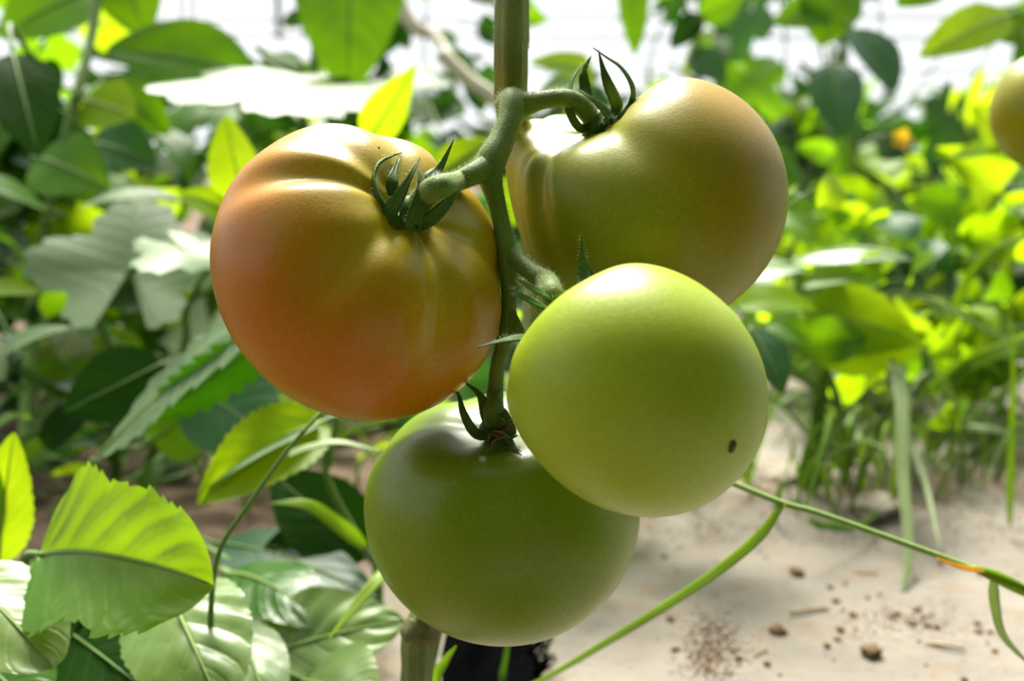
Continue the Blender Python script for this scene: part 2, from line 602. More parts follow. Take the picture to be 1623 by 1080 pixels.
def blade(parent, pts, W, nrm, mat, name='blade', n=26, keel=.25, thick=.00035, taper0=.5, label=None):
    """grass blade: a keeled strip with thickness through world points"""
    q = catmull([tuple(p) for p in pts], n)
    T = np.gradient(q, axis=0)
    mb = MB()
    V, U, Fc = [], [], []
    nn = np.array(nrm)
    for i in range(n):
        t = i / (n - 1)
        tt = T[i] / np.linalg.norm(T[i])
        z = nn - tt * nn.dot(tt)
        z /= np.linalg.norm(z) + 1e-9
        y = np.cross(z, tt)
        w = W / 2 * min(1, taper0 + t * 3) * max(.02, (1 - t ** 2.5)) ** .85
        for s, dz in ((-1, keel), (-.5, keel * .35), (0, 0), (.5, keel * .35), (1, keel)):
            V.append(q[i] + y * w * s + z * w * dz + z * thick)
            U.append((t, .5 + s * .5))
        for s, dz in ((1, keel), (0, -.12), (-1, keel)):
            V.append(q[i] + y * w * s + z * w * dz - z * thick)
            U.append((t, .5 + s * .5))
    for i in range(n - 1):
        for k in range(8):
            a, b = i * 8 + k, i * 8 + (k + 1) % 8
            Fc.append((a, b, b + 8, a + 8))
    mb.add(V, Fc, U)
    o = mb.build(name, M[mat], parent)
    if label:
        o['label'] = label
    return o


# ------------------------------------------------------------------ tomatoes
def cam_vec(v):
    return v[0] * RIGHT + v[1] * UP + v[2] * FWD


class Fruit:
    """lobed tomato body: a function of (theta from the stem, phi around it)"""

    def __init__(self, par, d, fur):
        par = list(par) + [0] * (23 - len(par))
        self.p, self.d, self.fur = par, d, fur
        a = np.array([par[12], par[13], -par[14]])
        a = a / np.linalg.norm(a)
        e1 = np.array([1., 0, 0])
        e1 = e1 - a * e1.dot(a)
        e1 /= np.linalg.norm(e1)
        self.a, self.e1, self.e2 = a, e1, np.cross(a, e1)
        self.c = np.array([(par[0] - 811.5) / F * d, (540 - par[1]) / F * d, d])
        self.axis = cam_vec(a.tolist()).normalized()
        self.centre = CAM + cam_vec(self.c.tolist())
        self.R = par[2]

    def furrow(self, ph):
        Fu = 0 * ph
        for f, dd, w in self.fur:
            dl = (ph - math.radians(f) + math.pi) % (2 * math.pi) - math.pi
            Fu = Fu + dd * np.exp(-(dl / w) ** 2)
        return Fu

    def grid(self, th, ph):
        (R, k, c1, s1, c2, s2, p, q, dip, t1) = self.p[2:12]
        dw, h1, h2, t2, h3, h4, h5, h6 = self.p[15:23]
        s, c = np.sin(th), np.cos(th)
        rho = s ** p * np.ones_like(ph)
        z = k * np.sign(c) * abs(c) ** q * np.ones_like(ph)
        z = z - dip * np.exp(-(th / dw) ** 2)
        Fu = self.furrow(ph)
        A = np.exp(-((th - .65) / .6) ** 2)
        rho = rho * (1 - A * Fu)
        z = z - .45 * Fu * A
        rho = rho * (1 + c1 * np.cos(ph) + s1 * np.sin(ph) + c2 * np.cos(2 * ph) + s2 * np.sin(2 * ph))
        z = z + (t1 * np.cos(ph) + t2 * np.sin(ph)) * s
        z = z + (h1 * np.cos(ph) + h2 * np.sin(ph) + h3 * np.cos(2 * ph) + h4 * np.sin(2 * ph)
                 + h5 * np.cos(3 * ph) + h6 * np.sin(3 * ph)) * np.exp(-((th - .7) / .4) ** 2)
        X = (self.c + R * (rho * np.cos(ph))[..., None] * self.e1 + R * (rho * np.sin(ph))[..., None] * self.e2
             + R * z[..., None] * self.a)
        B = np.array([list(RIGHT), list(UP), list(FWD)])
        return X @ B + np.array(CAM)

    def at(self, th, ph):
        return Vector(self.grid(np.array([[th]]), np.array([[ph]]))[0, 0])


def make_fruit(root, fr, mat, skin, NT_=110, NP=180):
    th = np.linspace(0.004, math.pi - .004, NT_)[:, None]
    ph = np.linspace(0, 2 * math.pi, NP, endpoint=False)[None]
    X = fr.grid(th, ph)
    sk = skin(th * np.ones_like(ph), ph * np.ones_like(th), fr)
    mb = MB()
    Fc = [(i * NP + j, (i + 1) * NP + j, (i + 1) * NP + (j + 1) % NP, i * NP + (j + 1) % NP) for i in range(NT_ - 1) for j in range(NP)]
    V = X.reshape(-1, 3).tolist()
    V += [X[0].mean(0).tolist(), X[-1].mean(0).tolist()]
    Fc += [(NT_ * NP, j, (j + 1) % NP) for j in range(NP)]
    Fc += [(NT_ * NP + 1, (NT_ - 1) * NP + (j + 1) % NP, (NT_ - 1) * NP + j) for j in range(NP)]
    Fc = [f[::-1] for f in Fc]
    mb.add(V, Fc)
    o = mb.build('fruit', M[mat], root)
    at = o.data.color_attributes.new('skin', 'FLOAT_COLOR', 'POINT')
    A = np.ones((len(V), 4), dtype=np.float32)
    for k in range(3):
        A[:NT_ * NP, k] = np.clip(sk[k], 0, 1).ravel()
    A[NT_ * NP] = A[0]
    A[NT_ * NP + 1] = A[NT_ * NP - 1]
    at.data.foreach_set('color', A.ravel())
    return o


def wrapd(ph, deg):
    return (ph - math.radians(deg) + math.pi) % (2 * math.pi) - math.pi


def sepal(parent, pts, W, nrm, tipdark=True, hairs=True):
    """pointed sepal: fleshy keeled strip, curled, dry at the tip"""
    n = 22
    q = catmull([tuple(p) for p in pts], n)
    T = np.gradient(q, axis=0)
    nn = np.array(nrm)
    V, U = [], []
    for i in range(n):
        t = i / (n - 1)
        tt = T[i] / np.linalg.norm(T[i])
        z = nn - tt * nn.dot(tt)
        z /= np.linalg.norm(z) + 1e-9
        y = np.cross(z, tt)
        w = W / 2 * (.80 + .35 * math.sin(math.pi * min(1, t * 1.5))) * max(.03, 1 - t ** 1.7)
        th = .00045 * (1 - .6 * t)
        for s, dz in ((-1, .30), (-.5, .08), (0, 0), (.5, .08), (1, .30)):
            V.append(q[i] + y * w * s + z * (w * dz + th))
            U.append((t, .5 + s * .5))
        for s, dz in ((1, .30), (0, -.12), (-1, .30)):
            V.append(q[i] + y * w * s + z * (w * dz - th))
            U.append((t, .5 + s * .5))
    mb = MB()
    Fc = [(i * 8 + k, i * 8 + (k + 1) % 8, i * 8 + 8 + (k + 1) % 8, i * 8 + 8 + k) for i in range(n - 1) for k in range(8)]
    cut = (n - 3) * 8
    mb.add(V, Fc[:cut], U)
    mb.f += Fc[cut:]
    mb.mi += [1 if tipdark else 0] * len(Fc[cut:])
    o = mb.build('sepal', [M['sepal'], M['sepal_tip']], parent)
    return o, q


def hair(mb, p, d, L, w):
    d = d.normalized()
    s = d.cross(Vector((.3, .5, .8))).normalized() * w
    s2 = d.cross(s).normalized() * w
    n = len(mb.v)
    mb.v += [tuple(p + s), tuple(p - s * .5 + s2 * .87), tuple(p - s * .5 - s2 * .87), tuple(p + d * L)]
    mb.uv += [(.5, .3)] * 4
    mb.f += [(n, n + 1, n + 3), (n + 1, n + 2, n + 3), (n + 2, n, n + 3)]
    mb.mi += [0] * 3


def hairs_on(mb, c, r, count, lo, hi, rnd, w=.00004):
    n = len(c)
    for _ in range(count):
        x = rnd.random() * (n - 1.001)
        i = int(x)
        p = Vector(c[i]).lerp(Vector(c[i + 1]), x - i)
        t = (Vector(c[i + 1]) - Vector(c[i])).normalized()
        v = Vector((rnd.gauss(0, 1), rnd.gauss(0, 1), rnd.gauss(0, 1)))
        v = (v - t * v.dot(t)).normalized()
        hair(mb, p + v * float(r[i]) * .97, v + t * rnd.uniform(-.5, .3), rnd.uniform(lo, hi), w)


def calyx_disc(parent, fr, r=.0062, h=.0035, mat='sepal'):
    """the small green cup the sepals leave from, sitting in the dimple"""
    c = fr.at(.0045, 0)
    a = fr.axis
    mb = MB()
    tube(mb, [c - a * .0015, c + a * .0008, c + a * h, c + a * (h + .002)], [r * .7, r, r * .75, r * .45], 10, 16)
    return mb.build('calyx_cup', M[mat], parent), c


P1 = [573.9, 429.35, 0.0478, 0.8615, 0.0043, 0.0007, -0.0053, 0.0135, 0.9463, 0.9856, 0.1955, -0.0279, 0.5821, 0.5036, 0.7139, 0.4231, 0.0097, 0.0258, 0.0162]
P2 = [1020.68, 320.49, 0.0479, 0.9059, 0.037, 0.002, -0.0404, 0.0094, 0.8857, 1.0343, 0.2736, -0.0283, -0.535, 0.7649, 0.3035, 0.4684, -0.1371, 0.0323, -0.0111, 0.0744, 0.1105, 0.0393, -0.0032]
P3 = [1011.6, 615.29, 0.0343, 0.9872, -0.0152, -0.0109, -0.0208, -0.0575, 0.9154, 1.0098, 0.1973, -0.0088, -0.6712, 0.3784, -0.6294, 0.3926, -0.0568, -0.1891, 0.0198]
P4 = [793.66, 811.16, 0.0466, 0.8867, 0.0099, -0.0618, 0.0043, 0.0074, 0.9171, 0.9944, 0.2003, -0.0102, -0.0368, 0.8641, 0.4233, 0.4884, 0.0363, 0.0779, -0.0452]
F1 = Fruit(P1, .33, [(125, .10, .22), (185, .13, .16), (65, .12, .2), (5, .07, .2), (-62, .09, .18), (-105, .06, .22), (-150, .05, .2)])
F2 = Fruit(P2, .36, [(136, .085, .13), (157, .07, .10), (77, .045, .16), (205, .16, .22), (232, .10, .16), (170, .08, .2), (-75, .06, .25), (-20, .04, .3), (90, .05, .3), (20, .03, .3)])
F3 = Fruit(P3, .28, [(30, .03, .3), (100, .04, .3), (-60, .04, .3), (180, .03, .3)])
F4 = Fruit(P4, .355, [(200, .05, .25), (250, .04, .2), (300, .05, .25), (90, .05, .3), (20, .04, .3)])


def skin_ripening(th, ph, fr):
    fu = fr.furrow(ph)
    shoulder = np.exp(-((th - .2) / .52) ** 2)
    ripe = (.58 + .55 * np.exp(-(wrapd(ph, 120) / 1.25) ** 2) * np.exp(-((th - 1.55) / .75) ** 2)) * (1 - shoulder) - 2.2 * fu * np.exp(-((th - .7) / .55) ** 2)
    back = np.exp(-(wrapd(ph, 215) / 1.3) ** 2) * .0
    streak = 3.2 * fu * np.exp(-((th - .6) / .4) ** 2) + .35 * np.exp(-((th - .33) / .16) ** 2)
    return ripe + back, streak, shoulder


def skin_olive(th, ph, fr):
    fu = fr.furrow(ph)
    ripe = .12 + .75 * np.exp(-(wrapd(ph, 10) / .8) ** 2) * np.exp(-((th - 1.0) / .55) ** 2) + .30 * np.exp(-((th - 1.7) / .5) ** 2)
    ripe = ripe * (1 - .8 * np.exp(-(wrapd(ph, 130) / .7) ** 2))
    streak = 4.5 * fu * np.exp(-((th - .75) / .45) ** 2) + .25 * np.exp(-(th / .5) ** 2)
    return ripe, streak, 0 * th


def skin_green(th, ph, fr):
    fu = fr.furrow(ph)
    ripe = .25 + .5 * np.exp(-((th - 2.2) / .8) ** 2)
    streak = 1.6 * fu * np.exp(-((th - .8) / .4) ** 2) + .18 * np.exp(-(th / .6) ** 2) + .2 * np.exp(-((math.pi - th) / .45) ** 2)
    return ripe, streak, 0 * th


def surface_hit(fr, px, py):
    """nearest surface point of a fruit seen through a pixel"""
    th = np.linspace(.02, math.pi - .02, 120)[:, None]
    ph = np.linspace(0, 2 * math.pi, 180, endpoint=False)[None]
    X = fr.grid(th, ph).reshape(-1, 3) - np.array(CAM)
    d = X @ np.array(FWD)
    x = 811.5 + F * (X @ np.array(RIGHT)) / d
    y = 540 - F * (X @ np.array(UP)) / d
    k = np.argmin((x - px) ** 2 + (y - py) ** 2 + (d > fr.d) * 1e6)
    return P(px, py, float(d[k]))


def tomato(label, fr, mat, skin, sepals, group='tomatoes on the near truss', cup=True, nrm=None):
    """sepals: list of (pixel path with depth offsets relative to the calyx, width in m, normal)"""
    root = empty('tomato', fr.centre - Vector((0, 0, fr.R * .86)), label, 'tomato', group)
    body = make_fruit(root, fr, mat, skin)
    cal = empty('calyx', None, parent=root)
    cup_o, c = calyx_disc(cal, fr)
    d0 = to_px(c)[2]
    hb = MB()
    rnd = random.Random(int(fr.p[0]))
    for path, W, n in sepals:
        pts = []
        for x, y, dz in path:
            d = d0 + dz
            if fr is not F3 and fr.d < .5:
                h = surface_hit(fr, x, y)
                hx, hy, hd = to_px(h)
                if (hx - x) ** 2 + (hy - y) ** 2 < 40 and d > hd - .0018 and len(pts) > 0:
                    d = hd - .0018
            pts.append(P(x, y, d))
        o, q = sepal(cal, pts, W, n)
        hairs_on(hb, q, [W * .42 * (1 - (i / 21) ** 1.5) + .0003 for i in range(22)], 110, .0006, .0015, rnd, .00004)
    if hb.v:
        h = hb.build('sepal_hair', M['hair'], cal)
        h['kind'] = 'stuff'
    return root, body, cal, c


t1_sep = [
    ([(646, 346, -.004), (611, 328, -.006), (593, 288, -.004), (601, 260, .000), (619, 248, .004), (637, 242, .006)], .0026, D(-.6, -.5, .6)),
    ([(640, 328, .006), (622, 298, .009), (626, 268, .012), (636, 241, .010)], .0040, D(.2, .1, 1)),
    ([(640, 352, -.006), (620, 340, -.009), (636, 308, -.011), (652, 277, -.010), (666, 250, -.006)], .0046, D(-.2, .1, 1)),
    ([(652, 356, -.006), (655, 352, -.011), (664, 318, -.013), (666, 288, -.012), (663, 261, -.008)], .0048, D(.3, 0, 1)),
    ([(664, 352, -.004), (676, 350, -.010), (701, 328, -.010), (717, 308, -.007), (720, 292, -.004), (722, 284, -.003)], .0042, D(.3, -.6, .8)),
    ([(668, 325, .008), (680, 288, .012), (700, 263, .012), (719, 222, .010)], .0052, D(-.2, .3, 1)),
]
t2_sep = [
    ([(938, 206, -.002), (917, 200, -.005), (902, 170, -.006), (905, 138, -.003), (912, 118, .000), (920, 106, .003)], .0030, D(-.7, .1, .7)),
    ([(935, 190, .006), (928, 150, .010), (924, 115, .012), (931, 100, .011), (938, 88, .008)], .0040, D(.2, .1, 1)),
    ([(955, 200, -.004), (966, 192, -.009), (952, 172, -.012), (935, 156, -.014), (916, 141, -.012)], .0044, D(.3, .6, .8)),
    ([(960, 190, .006), (976, 172, .008), (962, 132, .010), (954, 104, .008), (948, 78, .004)], .0048, D(.1, .1, 1)),
    ([(958, 196, .000), (980, 190, .002), (998, 164, .002), (1001, 138, .001), (984, 108, .000), (962, 92, -.002), (940, 76, -.005)], .0034, D(.8, .1, .6)),
]
t3_sep = [
    ([(892, 492, -.004), (866, 472, -.012), (840, 456, -.016), (817, 441, -.016)], .0040, D(-.3, .7, .8)),
    ([(890, 505, -.004), (858, 488, -.012), (830, 472, -.016), (806, 457, -.016)], .0040, D(-.3, .7, .8)),
    ([(885, 545, -.004), (835, 538, -.014), (795, 542, -.018), (757, 551, -.020)], .0036, D(0, .9, .5)),
    ([(925, 500, -.002), (926, 440, .010), (923, 405, .010), (922, 373, .008)], .0040, D(-.4, .1, 1)),
    ([(938, 500, .000), (938, 450, .014), (930, 425, .016), (926, 408, .016)], .0036, D(.5, .1, 1)),
]
t4_sep = [
    ([(785, 684, -.002), (774, 654, -.004), (760, 624, -.004), (733, 604, -.006)], .0055, D(-.5, -.3, .8)),
    ([(788, 688, -.006), (756, 686, -.010), (736, 655, -.010), (728, 628, -.008), (718, 613, -.006)], .0038, D(-.7, .1, .7)),
    ([(786, 676, .002), (790, 655, -.006), (806, 664, -.009), (822, 680, -.010)], .0048, D(.2, .7, .7)),
    ([(796, 692, -.008), (790, 704, -.014), (784, 712, -.016), (772, 718, -.016)], .0036, D(-.3, .2, .9)),
    ([(796, 692, -.006), (806, 703, -.013), (816, 712, -.014), (826, 716, -.014)], .0034, D(.3, .2, .9)),
]
tom1, body1, cal1, c1 = tomato('large orange ripening tomato with green shoulders, left of the stalk', F1, 't1', skin_ripening, t1_sep)
tom2, body2, cal2, c2 = tomato('large olive green tomato blushed with orange, topmost on the truss', F2, 't2', skin_olive, t2_sep)
tom3, body3, cal3, c3 = tomato('smooth pale green tomato in front, showing a brown blossom scar', F3, 't3', skin_green, t3_sep)
tom4, body4, cal4, c4 = tomato('dark green tomato hanging lowest, under the orange tomato', F4, 't4', skin_green, t4_sep)


# blossom scar, small skin marks
mb = MB()
rnd = random.Random(4)
hp = surface_hit(F3, 1160, 708)
nrm = (hp - F3.centre).normalized()
sx = nrm.cross(Vector((0, 0, 1))).normalized()
sy = sx.cross(nrm)
ring = []
for k in range(14):
    a = 2 * math.pi * k / 14
    ring.append((math.cos(a), math.sin(a), 1 + rnd.uniform(-.25, .25)))
V = [hp + nrm * .0004]
for rr, hh in ((.45, .0007), (.8, .0006), (1.15, -.0004)):
    V += [hp + (sx * c * .0011 + sy * s * .0020) * rr * j + nrm * hh for c, s, j in ring]
Fc = [(0, 1 + k, 1 + (k + 1) % 14) for k in range(14)]
for l in range(2):
    Fc += [(1 + l * 14 + k, 1 + (l + 1) * 14 + k, 1 + (l + 1) * 14 + (k + 1) % 14, 1 + l * 14 + (k + 1) % 14) for k in range(14)]
mb.add(V, Fc)
mb.build('blossom_scar', M['scar'], tom3)


def specks(root, fr, spots):
    for (px, py, r) in spots:
        h = surface_hit(fr, px, py)
        m = MB()
        n = (h - fr.centre).normalized()
        a = n.cross(Vector((0, .2, 1))).normalized()
        b = a.cross(n)
        V = [h + n * r * .6] + [h + (a * math.cos(k * 1.0472) + b * math.sin(k * 1.0472)) * r for k in range(6)]
        m.add(V, [(0, 1 + k, 1 + (k + 1) % 6) for k in range(6)])
        m.build('skin_speck', M['scar'], root)


specks(tom3, F3, [(1155, 748, .00022), (1101, 795, .0002), (1086, 798, .00018), (1178, 770, .00018), (1120, 788, .0002)])
specks(tom2, F2, [(893, 226, .0007), (886, 234, .0003), (880, 242, .0003), (876, 250, .00025), (870, 258, .0003), (866, 266, .0002)])
specks(tom1, F1, [(600, 233, .0005)])

# dried flower remains on the lowest calyx
mb = MB()
rnd = random.Random(9)
dc = to_px(c4)[2]
for k in range(16):
    p = P(797 + rnd.gauss(0, 7), 688 + rnd.gauss(0, 6), dc - .010 + rnd.gauss(0, .003))
    q = p + D(rnd.gauss(0, 1), rnd.gauss(-.3, 1), rnd.gauss(.3, .6)) * rnd.uniform(.003, .006)
    tube(mb, [p, p.lerp(q, .5) + D(rnd.gauss(0, 1), rnd.gauss(0, 1), 0) * .0008, q], [.0004, .0005, .0002], 6, 5)
mb.build('dried_flower', simple_mat('dried_flower', (.17, .10, .05), .9, (.09, .05, .03), 300), cal4)

# ------------------------------------------------------------------ the tomato plant: main stem and truss
root_p = P(652, 1160, .405)
root_p.z = 0
plant_o = empty('tomato_plant', root_p, 'upright ridged tomato plant stem whose hairy stalk carries the four big tomatoes', 'plant')
hb = MB()
rnd = random.Random(3)
mb = MB()
sp = [P(811, -160, .345) + Vector((.02, .03, 1.1)), P(811, -160, .345) + Vector((.0, .0, .5)), P(811, -160, .345), P(810, 0, .35), P(809, 110, .355), P(812, 180, .372), P(838, 300, .42), P(850, 430, .435),
      P(845, 540, .435), P(800, 720, .42), P(715, 900, .405), P(668, 1000, .40), P(662, 1060, .40), P(655, 1130, .405), root_p + Vector((0, 0, .03)), root_p - Vector((0, 0, .02))]
cs, rs = tube(mb, sp, [.0045, .005, .0056, .0056, .0056, .0056, .0056, .0056, .0058, .006, .0061, .0066, .0060, .0062, .0068, .007], 150, 30, 7, .065)
mb.build('main_stem', M['main_stem'], plant_o)
hairs_on(hb, cs[16:60], rs[16:60], 2200, .0006, .0016, rnd, .00004)
truss = empty('truss', None, parent=plant_o)


def stalk(pts, radii, n=30, hairs=500, name='stalk'):
    m = MB()
    c, r = tube(m, pts, radii, n, 14, 3, .03)
    o = m.build(name, M['tom_stem'], truss)
    hairs_on(hb, c, r, int(hairs * 2.4), .0005, .0017, rnd, .000045)
    return o


d1, d2, d3, d4 = to_px(c1)[2], to_px(c2)[2], to_px(c3)[2], to_px(c4)[2]
# rachis: from the knuckle on the main stem down to the last fruit
stalk([P(812, 190, .362), P(806, 166, .350), P(814, 162, .340), P(808, 190, .336), P(795, 222, .333), P(778, 256, .330), P(778, 285, .329),
       P(787, 320, .329), P(796, 360, .329), P(803, 398, .328), P(806, 430, .329), P(807, 480, .332), P(803, 530, .335),
       P(790, 575, .338), P(785, 620, .340), P(783, 655, d4 - .006), P(786, 684, d4 + .001)],
      [.0040, .0046, .0044, .0040, .0042, .0048, .0038, .0029, .0028, .0033, .0030, .0024, .0026, .0024, .0027, .0034, .0030], 90, 1500, 'rachis')
# branch to the olive tomato
stalk([P(816, 168, .342), P(832, 166, .340), P(856, 160, .340), P(882, 156, .341), P(905, 158, d2 - .006), P(926, 172, d2 - .004), P(944, 200, d2)],
      [.0040, .0038, .0030, .0029, .0031, .0034, .0030], 30, 600, 'pedicel')
# branch to the orange tomato
stalk([P(780, 258, .331), P(768, 268, .328), P(745, 279, .324), P(722, 289, .320), P(700, 296, d1 - .014), P(676, 308, d1 - .010), P(655, 336, d1)],
      [.0044, .0040, .0033, .0031, .0034, .0036, .0032], 30, 600, 'pedicel')
# branch to the pale green tomato
stalk([P(804, 396, .329), P(818, 412, .326), P(838, 428, .322), P(856, 440, .318), P(868, 449, .314), P(876, 466, d3 - .004), P(890, 500, d3 + .002)],
      [.0034, .0028, .0028, .0031, .0036, .0032, .0028], 30, 500, 'pedicel')
# short side stub that ends behind the pale green tomato
stalk([P(806, 488, .333), P(813, 505, .332), P(822, 522, .331), P(834, 545, .333)], [.0020, .0018, .0017, .0015], 14, 160, 'side_stub')
hh = hb.build('stem_hair', M['hair'], plant_o)
hh['kind'] = 'stuff'
# swollen darker node low on the stem
mb = MB()
tube(mb, [P(672, 985, .4005), P(669, 996, .400), P(667, 1003, .400), P(666, 1010, .400), P(664, 1022, .400)], [.0066, .0071, .0076, .0073, .0062], 14, 24, 7, .05)
mb.build('stem_node', stem_mat('stem_node', (.075, .085, .022), (.15, .135, .05)), plant_o)

# fifth tomato on the next plant, cut by the right edge of the picture
P5 = [1700, 168, .044, .86, .0, 0, 0, 0, .92, .98, .22, 0, -.1, .95, -.2, .42]
F5 = Fruit(P5, .60, [(150, .06, .25), (220, .06, .25), (300, .05, .25), (30, .06, .25), (90, .05, .25)])
c5 = F5.at(.0045, 0)
d5 = to_px(c5)[2]
s5 = []
for k in range(5):
    a = k * 2 * math.pi / 5 + .3
    u = RIGHT * math.cos(a) + FWD * math.sin(a)
    path = [c5 + u * .003, c5 + u * .012 + F5.axis * .004, c5 + u * .020 + F5.axis * .014, c5 + u * .018 + F5.axis * .026]
    s5.append(([(lambda t: (t[0], t[1], t[2] - d5))(to_px(p)) for p in path], .005, D(0, 1, .2)))
tom5, body5, cal5, c5 = tomato('blurred yellowish green tomato cut off by the right picture edge', F5, 't2', skin_olive, s5, group='tomatoes on the next plant')
r5 = P(1860, 1000, .66)
r5.z = 0
plant5 = empty('tomato_plant', r5, 'tomato plant standing just past the right edge, holding the blurred tomato', 'plant')
stem(plant5, [r5 - Vector((0, 0, .02)), r5 + Vector((.01, 0, .15)), r5 + Vector((0, .01, .34)), r5 + Vector((.02, .0, .60)), r5 + Vector((.01, 0, .95))], [.007, .0065, .006, .0055, .005], 'main_stem', 'main_stem')
stem(plant5, [r5 + Vector((0, .01, .40)), P(1790, 10, .64), P(1725, 20, .61), c5 - F5.axis * .001], [.0035, .003, .003, .003], 'tom_stem', 'pedicel')


# ------------------------------------------------------------------ near weeds, lower left
def near_plant(name, label, root, cat='plant', group=None):
    root = Vector((root[0], root[1], ground_z(root[0], root[1])))
    return empty(name, root, label, cat, group), root


def gpt(px, py):
    return G(px, py)


# broad-leaved weed whose leaves fill the lower left corner
w1, r1 = near_plant('broadleaf_weed', 'broad-leaved weed in the lower left corner, its round top leaf half sunlit', P(60, 1330, .47))
hub = r1 + Vector((.0, -.005, .055))
stem(w1, [r1 - Vector((0, 0, .01)), r1 + Vector((.004, 0, .03)), hub], [.004, .0036, .003])
hero_leaf(w1, 'fan', P(66, 880, .425), P(342, 930, .385), .064, D(-.12, .74, .66), 'weed', P(30, 905, .435), .0021, nt=110, ns=30, fold=.78, fold_low=-.12, w_low=1.05, arch=.09,
          quilt=.020, nv=6, wave=.028, curl=.015, rag=.22, seed=3)
stem(w1, [hub, P(-10, 1010, .445), P(30, 905, .435)], [.003, .0026, .0024])
hero_leaf(w1, 'round', P(-70, 905, .41), P(86, 1060, .385), .047, D(.15, .80, .50), 'weed_pale', hub, .002, nt=40, ns=20, fold=-.10, arch=.05, quilt=.014, wave=.01, seed=5)
hero_leaf(w1, 'round', P(262, 925, .455), P(352, 1125, .40), .056, D(.05, .62, .75), 'weed_pale', hub, .002, nt=40, ns=20, fold=-.16, arch=.10, quilt=.035, nv=5, wave=.012, seed=8)
hero_leaf(w1, 'round', P(372, 985, .47), P(428, 1140, .425), .034, D(.25, .66, .7), 'weed_pale', hub, .002, nt=30, ns=14, fold=-.12, arch=.08, quilt=.03, seed=9)
hero_leaf(w1, 'round', P(90, 990, .47), P(225, 1090, .43), .06, D(.0, .6, .75), 'dark', hub, .002, nt=24, ns=12, arch=.06, quilt=.02, seed=11)
hero_leaf(w1, 'round', P(-40, 1040, .44), P(60, 1130, .41), .05, D(.0, .7, .7), 'weed', hub, .002, nt=24, ns=12, arch=.06, quilt=.02, seed=12)

w2, r2 = near_plant('broadleaf_weed', 'pale-leaved weed low beside the tomato stem base, under the lowest tomato', P(470, 1270, .56))
hub = r2 + Vector((0, 0, .035))
stem(w2, [r2 - Vector((0, 0, .01)), hub], [.004, .003])
hero_leaf(w2, 'ovate', P(392, 1052, .50), P(642, 985, .50), .056, D(-.05, .72, .68), 'weed_pale', hub, .002, nt=40, ns=20, fold=.05, arch=.06, quilt=.03, nv=5, wave=.02, seed=21)
hero_leaf(w2, 'serrate', P(360, 910, .56), P(520, 1000, .50), .052, D(.2, .75, .6), 'weed', hub, .002, nt=40, ns=20, fold=-.1, arch=.10, quilt=.03, nv=6, wave=.025, seed=22)
hero_leaf(w2, 'ovate', P(345, 862, .60), P(598, 950, .545), .046, D(.12, .86, .5), 'teal', hub, .002, nt=30, ns=14, fold=.08, arch=.06, quilt=.015, seed=23)
hero_leaf(w2, 'ovate', P(480, 1080, .48), P(600, 1120, .46), .05, D(0, .75, .65), 'weed_pale', hub, .002, nt=24, ns=12, arch=.08, quilt=.02, seed=24)
hero_leaf(w2, 'round', P(420, 1010, .53), P(560, 1040, .50), .05, D(0, .8, .55), 'weed', hub, .002, nt=24, ns=12, arch=.08, quilt=.02, seed=25)

w3, r3 = near_plant('broadleaf_weed', 'leaning weed with a folded yellow leaf, pale on top, beneath the orange tomato', P(600, 1010, .60))
hub = P(578, 872, .565)
stem(w3, [r3 - Vector((0, 0, .01)), r3 + Vector((0, 0, .03)), hub, P(520, 760, .55), P(512, 655, .54)], [.003, .0028, .0024, .0018, .001])
hero_leaf(w3, 'serrate', P(512, 668, .535), P(312, 800, .485), .046, D(-.25, .10, .96), 'yellow', P(520, 740, .55), .0018, nt=40, ns=20, fold=.42, arch=.04, quilt=.01, wave=.02, seed=31)
hero_leaf(w3, 'ovate', P(505, 672, .53), P(316, 778, .49), .030, D(-.25, .95, .25), 'pale', None, .0018, nt=30, ns=12, fold=.1, arch=.05, seed=32)
hero_leaf(w3, 'ovate', P(585, 885, .575), P(432, 752, .60), .048, D(.15, .30, .93), 'dark', hub, .0016, nt=26, ns=12, fold=.1, arch=.06, quilt=.02, seed=33)
hero_leaf(w3, 'ovate', P(570, 872, .585), P(418, 868, .58), .040, D(.0, .5, .85), 'dark', hub, .0016, nt=26, ns=12, fold=.1, arch=.05, quilt=.02, seed=34)
blade(w3, [P(578, 866, .55), P(540, 835, .54), P(490, 802, .53), P(430, 798, .52)], .0085, D(-.3, .5, .8), 'grass_yellow', 'leaf', keel=.12)
blade(w3, [P(458, 722, .50), P(490, 710, .50), P(540, 702, .50), P(602, 716, .50)], .0046, D(0, .8, .6), 'grass_pale', 'leaf', keel=.1, taper0=.9)

w4, r4 = near_plant('broadleaf_weed', 'bright weed leaf on the left picture edge above the round leaf', P(-40, 1150, .56))
hub = r4 + Vector((0, 0, .05))
stem(w4, [r4 - Vector((0, 0, .01)), hub, P(0, 890, .52)], [.003, .0026, .002])
hero_leaf(w4, 'serrate', P(-2, 890, .52), P(22, 685, .50), .031, D(.25, .2, .95), 'yellow', None, .0016, nt=36, ns=16, fold=.15, arch=.03, quilt=.02, seed=41)
hero_leaf(w4, 'ovate', P(-60, 860, .52), P(-12, 720, .50), .03, D(.3, .2, .9), 'mid', P(0, 890, .52), .0016, nt=20, ns=8, seed=42)

